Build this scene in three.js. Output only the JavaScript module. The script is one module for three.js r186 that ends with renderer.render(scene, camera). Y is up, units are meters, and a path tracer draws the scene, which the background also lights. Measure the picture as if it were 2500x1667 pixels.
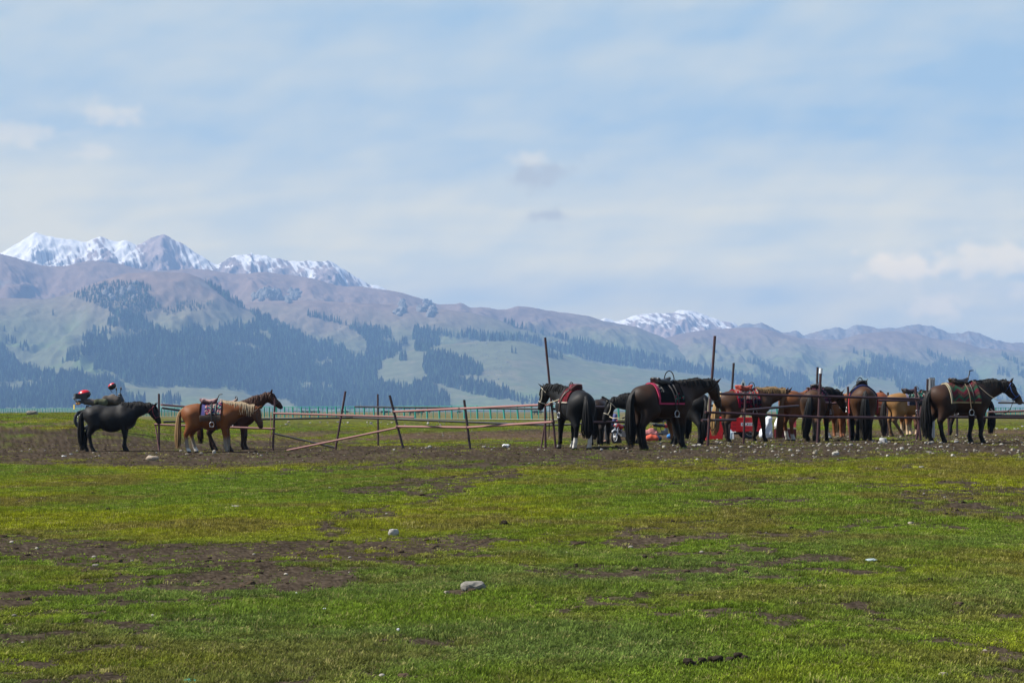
import * as THREE from 'three';
import { mergeGeometries } from 'three/addons/utils/BufferGeometryUtils.js';

/* ---------- camera, sky, sun, exposure ---------- */
const F = 4400, CX = 1250, HY = 1003, EYE = 1.45;        // focal length and horizon in units of the 2500-wide frame
const scene = new THREE.Scene();
const camera = new THREE.PerspectiveCamera(2 * Math.atan(HY / F) * 180 / Math.PI, 2500 / 1667, 0.2, 60000);
camera.setViewOffset(2500, 2 * HY, 0, 0, 2500, 1667);    // lens shifted up: the horizon lies below the middle
camera.position.set(0, EYE, 0);
camera.focus = 52; 
const renderer = new THREE.WebGLRenderer({ antialias: true });
renderer.toneMapping = THREE.LinearToneMapping;
renderer.toneMappingExposure = 1.75;
renderer.shadowMap.enabled = true;
const SUN = new THREE.Vector3(-0.64, 0.77, -0.23).normalize();
const sun = new THREE.DirectionalLight(new THREE.Color(1, 0.96, 0.89), 5.0);
sun.position.copy(SUN).multiplyScalar(200); sun.castShadow = true;
sun.shadow.mapSize.set(4096, 4096);
Object.assign(sun.shadow.camera, { left: -60, right: 60, top: 60, bottom: -60, near: 1, far: 500 });
scene.add(sun); sun.target.position.set(0, 0, -50); scene.add(sun.target);
const HAZE = [0.335, 0.575, 1.0], HAZE_DENSITY = 1.2e-4;

/* ---------- random numbers and noise ---------- */
function rng(seed) { let s = seed >>> 0; return () => { s = (s + 0x6D2B79F5) | 0; let t = Math.imul(s ^ (s >>> 15), 1 | s); t = (t + Math.imul(t ^ (t >>> 7), 61 | t)) ^ t; return ((t ^ (t >>> 14)) >>> 0) / 4294967296; }; }
const clamp = (x, a = 0, b = 1) => x < a ? a : x > b ? b : x, lerp = (a, b, t) => a + (b - a) * t;
const sstep = (a, b, x) => { const t = clamp((x - a) / (b - a)); return t * t * (3 - 2 * t); };
const PERM = new Uint8Array(1024); { const r = rng(77), p = [...Array(256).keys()]; for (let i = 255; i > 0; i--) { const j = Math.floor(r() * (i + 1)); [p[i], p[j]] = [p[j], p[i]]; } for (let i = 0; i < 1024; i++) PERM[i] = p[i & 255]; }
const GX = new Float32Array(256), GY = new Float32Array(256); for (let i = 0; i < 256; i++) { GX[i] = Math.cos(i * 2.399963); GY[i] = Math.sin(i * 2.399963); }
function noise(x, y) {                                    // gradient noise, about -1..1
  const xi = Math.floor(x), yi = Math.floor(y), u = x - xi, v = y - yi, X = xi & 255, Y = yi & 255;
  const a = PERM[PERM[X] + Y], b = PERM[PERM[(X + 1) & 255] + Y], c = PERM[PERM[X] + ((Y + 1) & 255)], d = PERM[PERM[(X + 1) & 255] + ((Y + 1) & 255)];
  const s = u * u * u * (u * (u * 6 - 15) + 10), t = v * v * v * (v * (v * 6 - 15) + 10);
  const n0 = GX[a] * u + GY[a] * v, n1 = GX[b] * (u - 1) + GY[b] * v, n2 = GX[c] * u + GY[c] * (v - 1), n3 = GX[d] * (u - 1) + GY[d] * (v - 1);
  return 1.5 * lerp(lerp(n0, n1, s), lerp(n2, n3, s), t);
}
function fbm(x, y, o) { let s = 0, a = 0.5; for (let i = 0; i < o; i++) { s += a * noise(x, y); x = x * 2.03 + 17.3; y = y * 2.03 + 5.1; a *= 0.5; } return s; }
function ridge(x, y, o) { let s = 0, a = 0.5; for (let i = 0; i < o; i++) { s += a * (1 - Math.abs(noise(x, y)) * 1.6); x = x * 2.07 + 9.2; y = y * 2.07 + 31.7; a *= 0.5; } return s; }

/* ---------- sky: thin high cloud over blue, a few small cumulus ---------- */
{
  const W = 4096, H = 2048, data = new Float32Array(W * H * 4), D2 = 180 / Math.PI;
  const puffs = [                                          // azimuth, elevation, half width, half height (degrees), strength, shade
    [-12.6, 9.05, 1.0, 0.38, 0.30, 0], [-13.1, 7.9, 0.7, 0.33, 0.22, 0], [-15.7, 8.4, 1.5, 0.5, 0.24, 0],
    [0.6, 7.95, 0.7, 0.25, 0.26, 0], [0.95, 7.35, 1.0, 0.42, 0.6, 1], [1.1, 6.2, 0.62, 0.22, 0.6, 1],
    [12.2, 4.4, 1.2, 0.6, 0.5, 0], [14.8, 4.6, 1.7, 0.65, 0.36, 0], [13.4, 3.2, 0.95, 0.45, 0.42, 0], [15.9, 3.6, 0.8, 0.35, 0.3, 0],
    [27, 6, 1.6, 0.6, 0.5, 0], [-24, 7, 1.5, 0.5, 0.5, 0], [44, 9, 2, 0.8, 0.5, 0], [-47, 6, 1.8, 0.6, 0.5, 0],
  ];
  const zen = [0.075, 0.165, 0.40], blue = [0.335, 0.535, 0.755], white = [0.60, 0.685, 0.735], bright = [0.80, 0.79, 0.76], grey = [0.42, 0.53, 0.66];
  const skyAt = (az, el) => {                                // colour of the sky in one direction; az 0 = the way the camera looks
    const e = Math.max(el, 0), up = el / D2; if (el < -1) return [0.075, 0.085, 0.07];
    const c = Math.cos(up), x = Math.sin(az / D2) * c, z = Math.cos(az / D2) * c, y = Math.sin(up), k = 1 / (Math.max(y, 0) + 0.13), qx = x * k, qz = z * k;
    // veil: streaks of cirrus drawn out sideways, thicker towards the horizon
    const warp = fbm(qx * 0.9 + 3, qz * 1.4 + 8, 3);
    let v = 0.54 + 0.72 * fbm(qx * 0.75 + warp * 0.8 + 1.7, qz * 1.5 + warp * 0.45 + 4.2 + 0.12 * qx, 5);
    v += 0.36 * sstep(9.2, 6.0, e) - 0.24 * Math.exp(-(((e - 9.3 + 0.03 * az) / 0.9) ** 2)) - 0.16 * sstep(9.2, 10.5, e);
    v += 0.18 * sstep(-5, -15, az) * sstep(25, 12, Math.abs(az)) + 0.24 * Math.exp(-(((az - 8) / 5) ** 2) - (((e - 10.9 - 0.06 * (az - 8)) / 0.6) ** 2));
    v -= 0.14 * sstep(4, 11, az) * sstep(7.5, 5, e) * sstep(40, 20, az); const fine = 0.13 * fbm(qx * 3.2 + warp, qz * 9.5 + 0.8 * qx, 4) + 0.46 * fbm(az * 0.30 + 3, e * 0.72 - az * 0.16, 6);
    const wv = clamp(v * 0.85 - 0.02 + fine, 0.0, 1), hi = sstep(13.5, 50, e), ww = wv * (1 - 0.72 * hi), low = sstep(10, 4, e);
    let [r, g, b] = [0, 1, 2].map((i) => lerp(lerp(blue[i], zen[i], hi), white[i], ww));
    r *= 1 + 0.02 * low; g *= 1 + 0.005 * low; b *= 1 - 0.02 * low;
    for (const [pa, pe, hw, hh, st, sh] of puffs) {
      const dx = (az - pa) / hw, dy = (e - pe) / hh; if (dx * dx + dy * dy > 9) continue;
      const n = fbm(az * 1.6 + pa, e * 2.4 + 9, 5), q = Math.exp(-(dx * dx + (dy < 0 ? 1.6 : 1) * dy * dy)) + 0.75 * n - 0.06;
      const m = Math.min(0.95, st * 1.5) * sstep(0.14, 0.8, q), cc = sh ? grey : bright;
      r = lerp(r, cc[0], m); g = lerp(g, cc[1], m); b = lerp(b, cc[2], m);
    }
    // the low haze dims what is seen through it, so the sky above is that much brighter towards the horizon
    const T = Math.exp(-HAZE_DENSITY * Math.min(820 / Math.max(y, 0.001), 9900)), share = sstep(35, 12, e);
    r = lerp(r, (r - 0.17 * (1 - T)) / T, share); g = lerp(g, (g - 0.39 * (1 - T)) / T, share); b = lerp(b, (b - 0.70 * (1 - T)) / T, share);
    return [r / 1.75, g / 1.75, b / 1.75];
  };
  const azOf = (col) => (((col + 0.5) / W * 360 - 180 + 90 + 540) % 360) - 180, elOf = (row) => ((row + 0.5) / H - 0.5) * 180, S = 8, cw = W / S, ch = H / S + 1, coarse = new Float32Array(cw * ch * 3);
  for (let j = 0; j < ch; j++) for (let i = 0; i < cw; i++) coarse.set(skyAt(azOf(i * S), elOf(Math.min(j * S, H - 1))), (j * cw + i) * 3);
  for (let row = 0; row < H; row++) for (let col = 0; col < W; col++) {
    const o = (row * W + col) * 4, az = azOf(col), el = elOf(row); data[o + 3] = 1;
    if (el > -1.2 && el < 14 && Math.abs(az) < 19) { data.set(skyAt(az, el), o); continue; }
    const i = Math.floor(col / S), j = Math.floor(row / S), u = col / S - i, v = row / S - j, A = (j * cw + i) * 3, B = (j * cw + (i + 1) % cw) * 3, C2 = A + cw * 3, D3 = B + cw * 3;
    for (let q = 0; q < 3; q++) data[o + q] = lerp(lerp(coarse[A + q], coarse[B + q], u), lerp(coarse[C2 + q], coarse[D3 + q], u), v);
  }
  const tex = new THREE.DataTexture(data, W, H, THREE.RGBAFormat, THREE.FloatType);
  tex.mapping = THREE.EquirectangularReflectionMapping; tex.magFilter = THREE.LinearFilter; tex.needsUpdate = true;
  scene.background = tex; scene.environment = tex;
}

/* ---------- naming ---------- */
const taken = new Map();
function numbered(name) { const n = taken.get(name) ?? 0; taken.set(name, n + 1); return n ? name + '_' + String(n).padStart(3, '0') : name; }
function tag(o, label, category, group, kind) { if (label) o.userData.label = label; if (category) o.userData.category = category; if (group) o.userData.group = group; if (kind) o.userData.kind = kind; return o; }
function shadows(m) { m.castShadow = m.receiveShadow = true; return m; }
function top(name, geometry, material) { const m = shadows(new THREE.Mesh(geometry, material)); m.name = numbered(name); scene.add(m); return m; }
function thing(name, label, category, [x, y, z], turn = 0, group) { const o = new THREE.Group(); o.name = numbered(name); o.position.set(x, y, z); o.rotation.y = turn; scene.add(o); return tag(o, label, category, group); }
function part(parent, name, geometry, material) { const m = shadows(new THREE.Mesh(geometry, material)); m.name = name; parent.add(m); return m; }
const std = (r, g, b, rough = 0.8, extra = {}) => new THREE.MeshStandardMaterial({ color: new THREE.Color().setRGB(r, g, b), roughness: rough, ...extra });
const vcol = (rough = 0.9, extra = {}) => new THREE.MeshStandardMaterial({ vertexColors: true, roughness: rough, ...extra });
const matte = (extra = {}) => new THREE.MeshLambertMaterial({ vertexColors: true, ...extra });   // earth, grass, needles: no gloss

/* ---------- shape of the ground ---------- */
const DCOL = [-700, 0, 250, 430, 700, 1150, 1420, 1700, 2100, 2500, 3200];   // bearings, as columns of the frame
const DROW = [8, 20, 30, 40, 45, 51, 56, 66, 75, 90, 110, 130, 180, 300, 700, 20000];
const DROP = [                                            // how far the ground lies below the eye there
  [1.45, 1.45, 1.45, 1.45, 1.45, 1.45, 1.45, 1.45, 1.45, 1.45, 1.45],
  [1.42, 1.42, 1.42, 1.42, 1.41, 1.38, 1.36, 1.34, 1.32, 1.32, 1.32],
  [1.39, 1.39, 1.39, 1.38, 1.36, 1.28, 1.22, 1.18, 1.14, 1.12, 1.12],
  [1.36, 1.36, 1.35, 1.33, 1.31, 1.17, 1.02, 0.93, 0.87, 0.84, 0.84],
  [1.34, 1.34, 1.33, 1.31, 1.29, 1.12, 0.94, 0.87, 0.81, 0.79, 0.79],
  [1.31, 1.31, 1.30, 1.28, 1.25, 1.08, 0.97, 0.89, 0.83, 0.79, 0.79],
  [1.28, 1.28, 1.26, 1.25, 1.22, 1.10, 1.04, 0.93, 0.82, 0.80, 0.80],
  [0.92, 0.90, 0.88, 1.17, 1.22, 1.16, 1.10, 1.02, 0.90, 0.88, 0.88],
  [0.62, 0.60, 0.60, 1.08, 1.22, 1.2, 1.16, 1.08, 1.0, 0.95, 0.95],
  [0.40, 0.38, 0.40, 1.0, 1.24, 1.22, 1.2, 1.15, 1.06, 1.02, 1.0],
  [0.27, 0.25, 0.26, 0.98, 1.25, 1.24, 1.22, 1.2, 1.12, 1.08, 1.08],
  [0.27, 0.26, 0.28, 1.0, 1.25, 1.25, 1.25, 1.22, 1.15, 1.12, 1.1],
  [0.8, 0.8, 0.85, 1.15, 1.28, 1.28, 1.28, 1.25, 1.22, 1.2, 1.2],
  [1.28, 1.28, 1.28, 1.3, 1.32, 1.32, 1.32, 1.32, 1.3, 1.3, 1.3],
  [1.4, 1.4, 1.4, 1.4, 1.4, 1.4, 1.4, 1.4, 1.4, 1.4, 1.4],
  [1.4, 1.4, 1.4, 1.4, 1.4, 1.4, 1.4, 1.4, 1.4, 1.4, 1.4],
];
function cubic(a, b, c, d, t) { return b + 0.5 * t * (c - a + t * (2 * a - 5 * b + 4 * c - d + t * (3 * (b - c) + d - a))); }
const LROW = DROW.map(Math.log);
function smoothDrop(px, d) {
  px = clamp(px, DCOL[0], DCOL[10]); const ld = clamp(Math.log(Math.max(d, 1)), LROW[0], LROW[15]);
  let i = 0, j = 0; while (i < 9 && px > DCOL[i + 1]) i++; while (j < 14 && ld > LROW[j + 1]) j++;
  const u = (px - DCOL[i]) / (DCOL[i + 1] - DCOL[i]), v = (ld - LROW[j]) / (LROW[j + 1] - LROW[j]), I = (k) => clamp(k, 0, 10);
  const row = (r) => { const R = DROP[clamp(r, 0, 15)]; return cubic(R[I(i - 1)], R[i], R[i + 1], R[I(i + 2)], u); };
  return cubic(row(j - 1), row(j), row(j + 1), row(j + 2), v);
}
const bearing = (x, z) => z < -1 ? CX + F * x / -z : x < 0 ? -9999 : 9999;
function baseGround(x, z) {
  const d = -z, px = bearing(x, z), side = sstep(0, 6, d);
  return EYE - lerp(1.45, smoothDrop(px, d), side);
}
/* bare earth: trodden strips, as lines on the ground with a width in metres (points: frame column, distance) */
const gnd = (px, py) => { let d = 8; for (let i = 0; i < 900; i++) { if (HY + F * smoothDrop(px, d) / d <= py) break; d *= 1.006; } return [(px - CX) / F * d, -d]; };
const STRIPS = [
  [[[-300, 1110], [0, 1112], [400, 1110], [620, 1106], [700, 1102]], 19, 1.3], [[[640, 1102], [1000, 1098], [1300, 1108], [1500, 1106]], 13, 1.15], [[[1250, 1100], [1600, 1098], [1900, 1094], [2200, 1096], [2700, 1098]], 17, 1.1],
  [[[-200, 1080], [60, 1080], [250, 1080], [420, 1084], [680, 1086]], 17, 0.85], [[[-200, 1050], [60, 1050], [250, 1053], [330, 1056]], 9, 1],
  [[[960, 1066], [1100, 1062], [1200, 1060], [1330, 1056]], 9, 1.15], [[[660, 1060], [760, 1058], [820, 1060]], 8, 0.7], [[[1400, 1062], [1600, 1062]], 8, 0.6],
  [[[1150, 1128], [1300, 1126], [1480, 1118]], 14, 0.95], [[[960, 1186], [1100, 1164], [1260, 1152]], 17, 1.0], [[[840, 1278], [930, 1250], [1010, 1215], [1120, 1182]], 26, 0.95],
  [[[-100, 1345], [140, 1352], [350, 1350], [600, 1345], [800, 1330], [900, 1334], [1080, 1326]], 27, 1.3], [[[1080, 1325], [1300, 1322], [1560, 1318], [1800, 1302], [2000, 1296], [2250, 1285]], 9, 0.75],
  [[[-60, 1478], [100, 1470], [260, 1440], [450, 1410], [620, 1396], [760, 1404]], 26, 1.2], [[[560, 1450], [640, 1456], [720, 1445]], 13, 0.8],
  [[[1330, 1392], [1480, 1388], [1640, 1384]], 15, 0.86], [[[1310, 1474], [1420, 1462], [1540, 1446]], 15, 0.74], [[[890, 1556], [1010, 1568]], 13, 0.86],
  [[[300, 1520], [400, 1528]], 13, 0.70], [[[500, 1512], [590, 1506]], 11, 0.61], [[[1740, 1500], [1900, 1506]], 14, 0.74], [[[2040, 1580], [2220, 1570]], 11, 0.66],
  [[[1620, 1166], [1750, 1163], [1900, 1158]], 9, 0.82], [[[1780, 1214], [1930, 1208]], 9, 0.82], [[[2080, 1190], [2230, 1186], [2420, 1178]], 9, 0.82], [[[2200, 1217], [2330, 1206], [2520, 1196]], 10, 0.82],
  [[[2080, 1148], [2250, 1143]], 7, 0.78], [[[1690, 1139], [1800, 1135]], 7, 0.78], [[[1640, 1312], [1760, 1303]], 9, 0.70], [[[110, 1193], [240, 1187]], 7, 0.61], [[[170, 1169], [270, 1165]], 7, 0.53],
  [[[580, 1162], [780, 1148]], 8, 0.61], [[[-20, 1229], [90, 1225]], 8, 0.61], [[[820, 1279], [930, 1284]], 10, 0.78], [[[1120, 1446], [1190, 1438]], 8, 0.94],
  [[[1590, 1455], [1690, 1500], [1760, 1545]], 20, 0.57], [[[2240, 1240], [2420, 1250]], 12, 0.70], [[[1940, 1291], [2120, 1277]], 10, 0.70],
].map(([pts, h, k]) => ({ k, pts: pts.map(([a, b]) => { const [x, z] = gnd(a, b), n = gnd(a, b + h), f = gnd(a, b - h * 0.9); return [x, z, (n[1] - f[1]) / 2]; }) }));
function dirt(x, z) {                                     // 0 grass .. 1 bare earth
  const d = -z; let m = 0;
  if (d > 4 && d < 190) {
    const s = clamp(d / 16, 0.5, 3), wx = x + 0.8 * s * fbm(x * 0.6, z * 0.35, 3), wz = z + 1.3 * s * s * fbm(x * 0.4 / s + 40, z * 0.4 / s, 4);
    for (const { pts, k } of STRIPS) {
      const n = pts.length - 1, x0 = pts[0][0], x1 = pts[n][0], over = Math.max(x0 - wx, wx - x1, 0) / (0.10 * (x1 - x0) + 0.2); if (over > 1) continue;
      let i = 0; while (i < n - 1 && wx > pts[i + 1][0]) i++;
      const [ax, az, aw] = pts[i], [bx, bz, bw] = pts[i + 1], t = clamp((wx - ax) / (bx - ax)), q = Math.abs(wz - lerp(az, bz, t)) / lerp(aw, bw, t);
      m = Math.max(m, k * sstep(1.9, 0.25, q) * (1 - over * over));
    }
  }
  const speck = fbm(x * 1.9, z * 1.9, 4), wide = fbm(x * 0.22 + 7, z * 0.14 + 3, 3);
  const crumb = fbm(x * 6.5 + 20, z * 3.2, 3); m = m * (1.0 + 0.8 * speck + 0.9 * crumb) + 0.9 * sstep(0.10, 0.42, 0.6 * speck + wide * 0.8) * sstep(400, 60, d) + 0.72 * sstep(0.04, 0.38, fbm(x * 4.3 + 3, z * 4.3, 3) + 0.35 * wide);
  if (d > 42 && d < 130) { const rt = sstep(1, 5, x); m += (0.55 + 0.8 * rt) * sstep(42, 47, d) * sstep(130, 75, d) * sstep(-0.28 - 0.35 * rt, 0.22 - 0.15 * rt, fbm(x * 0.5 + 70, z * 0.3, 4)); }   // the ground the horses have trampled
  return clamp(m);
}
function bumps(x, z) {
  const d = Math.hypot(x, z); if (d > 160) return 0;
  const k = sstep(160, 60, d);
  return k * (0.05 * fbm(x * 0.35, z * 0.35, 3) + 0.022 * fbm(x * 1.7 + 5, z * 1.7, 3));
}
function G(x, z) { return baseGround(x, z) + bumps(x, z); }
const on = (px, d) => { const x = (px - CX) / F * d; return [x, G(x, -d), -d]; };          // a point of the ground at a bearing and distance
const P = (px, py, d) => new THREE.Vector3((px - CX) / F * d, EYE - (py - HY) / F * d, -d);
const pxAt = (d) => F / d;                                // frame units per metre
const hash = (n) => { n = Math.imul(n ^ (n >>> 15), 0x2c1b3c6d); n = Math.imul(n ^ (n >>> 12), 0x297a2d39); return ((n ^ (n >>> 15)) >>> 0) / 4294967296; };
/* ---------- ground: one sheet, to the horizon all round ---------- */
const earthTone = (x, z) => { const n = 0.5 + fbm(x * 0.7 + 11, z * 0.7, 4), w = 0.5 + fbm(x * 0.09, z * 0.09 + 4, 3); return [0.040 + 0.022 * n + 0.016 * w, 0.031 + 0.017 * n + 0.011 * w, 0.023 + 0.012 * n + 0.007 * w]; };
const grassTone = (x, z) => {                             // lush green, yellowing and blue-green patches
  const w = fbm(x * 0.16 + 31, z * 0.11 + 9, 4), f = fbm(x * 1.1, z * 1.1 + 50, 3), y = sstep(-0.2, 0.34, w + 0.3 * f);
  const t = fbm(x * 0.3 + 80, z * 0.3, 3), dry = sstep(-0.02, 0.36, t + 0.5 * fbm(x * 1.3, z * 1.3 + 9, 3) + 0.10 * sstep(0, 5, x)) * lerp(0.45, 0.72, sstep(12, 24, -z));
  let r = lerp(0.100, 0.165, y), g = lerp(0.145, 0.176, y), b = lerp(0.016, 0.010, y);
  const k = sstep(-0.25, 0.25, fbm(x * 0.35 + 5, z * 0.5, 3)) * 0.8 * sstep(24, 14, -z); r = lerp(r, 0.088, k); g = lerp(g, 0.122, k); b = lerp(b, 0.034, k);
  r = lerp(r, 0.125, dry); g = lerp(g, 0.094, dry); b = lerp(b, 0.030, dry); r *= 0.95; g *= 0.95;
  return [r, g, b];
};
{
  const rs = []; for (let r = 0.6; r < 7.5; r *= 1.16) rs.push(r);
  { let r = 8; while (r < 75) { rs.push(r); r += Math.max(0.05, r * r / (F * 1.25) * 2.3); } while (r < 420) { rs.push(r); r *= 1.022; } while (r < 9400) { rs.push(r); r *= 1.22; } rs.push(9400); }
  const as = []; for (let a = -180; a < 180;) { as.push(a); a += Math.abs(a) < 17.5 ? 0.062 : Math.abs(a) < 30 ? 0.5 : 5; } as.push(180);
  const nr = rs.length, na = as.length, pos = new Float32Array((nr * na + 1) * 3), col = new Float32Array((nr * na + 1) * 3), uv = new Float32Array((nr * na + 1) * 2);
  let k = 0;
  for (let i = 0; i < nr; i++) for (let j = 0; j < na; j++, k++) {
    const a = as[j] * Math.PI / 180, x = rs[i] * Math.sin(a), z = -rs[i] * Math.cos(a);
    pos.set([x, G(x, z), z], k * 3); uv.set([x, z], k * 2);
    const m = dirt(x, z), far = sstep(150, 420, rs[i]), e = earthTone(x, z), g = grassTone(x, z);
    const clay = sstep(68, 75, -z) * sstep(115, 95, -z);                        // the lighter track beyond the rails
    const dryFar = far * 0.8, s = m;
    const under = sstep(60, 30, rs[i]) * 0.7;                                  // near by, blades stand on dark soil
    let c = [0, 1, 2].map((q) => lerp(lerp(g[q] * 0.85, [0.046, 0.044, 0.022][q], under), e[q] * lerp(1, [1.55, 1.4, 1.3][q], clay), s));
    c = [0, 1, 2].map((q) => lerp(c[q], [0.165, 0.135, 0.062][q], dryFar));
    const grain = 0.62 + 0.76 * hash(i * 7919 + j); c = c.map((q) => q * lerp(grain, 1, far));
    col.set(c, k * 3);
  }
  pos.set([0, G(0, -0.01), 0], k * 3); col.set([0.07, 0.09, 0.03], k * 3);
  const idx = []; for (let j = 0; j < na - 1; j++) idx.push(k, j, j + 1);
  for (let i = 0; i < nr - 1; i++) for (let j = 0; j < na - 1; j++) { const a = i * na + j, b = a + 1, c = a + na, d = c + 1; idx.push(a, c, b, b, c, d); }
  for (let i = 0; i < idx.length; i += 3) [idx[i + 1], idx[i + 2]] = [idx[i + 2], idx[i + 1]];
  const g = new THREE.BufferGeometry(); g.setAttribute('position', new THREE.BufferAttribute(pos, 3)); g.setAttribute('color', new THREE.BufferAttribute(col, 3)); g.setAttribute('uv', new THREE.BufferAttribute(uv, 2)); g.setIndex(idx); g.computeVertexNormals();
  { const n = g.attributes.normal; if (n.getY(5000) < 0) { for (let i = 0; i < idx.length; i += 3) [idx[i + 1], idx[i + 2]] = [idx[i + 2], idx[i + 1]]; g.setIndex(idx); g.computeVertexNormals(); } }
  // fine crumb and short growth: tone and relief that repeat every 2 m, broken up by the vertex colours
  const N = 1024, px = new Uint8Array(N * N * 4), bp = new Uint8Array(N * N * 4), per = (x, y, f, o) => { let s = 0, a = 0.5; for (let i = 0; i < o; i++) { const X = x * f, Y = y * f; const bx = X / f, by = Y / f; s += a * lerp(lerp(noise(X, Y), noise(X - f, Y), bx), lerp(noise(X, Y - f), noise(X - f, Y - f), bx), by); f *= 2; a *= 0.55; } return s; };
  for (let y = 0; y < N; y++) for (let x = 0; x < N; x++) {
    const o = (y * N + x) * 4, n = per(x / N, y / N, 24, 4), t = clamp(0.80 + 0.75 * n, 0.2, 1), w = clamp(0.5 + per(x / N, y / N, 9, 5) * 1.1);
    const q = Math.pow(t, 1 / 2.2) * 255; px[o] = q; px[o + 1] = q; px[o + 2] = q; px[o + 3] = 255; bp[o] = bp[o + 1] = bp[o + 2] = w * 255; bp[o + 3] = 255;
  }
  const mk = (d, srgb) => { const t = new THREE.DataTexture(d, N, N); t.wrapS = t.wrapT = THREE.RepeatWrapping; t.magFilter = THREE.LinearFilter; if (srgb) t.colorSpace = THREE.SRGBColorSpace; t.repeat.set(0.43, 0.43); t.needsUpdate = true; return t; };
  const m = matte({ map: mk(px, true), bumpMap: mk(bp), bumpScale: 0.05 });
  tag(top('ground', g, m), 'trodden pasture of short green grass and bare brown earth', null, null, 'structure');
}

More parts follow.
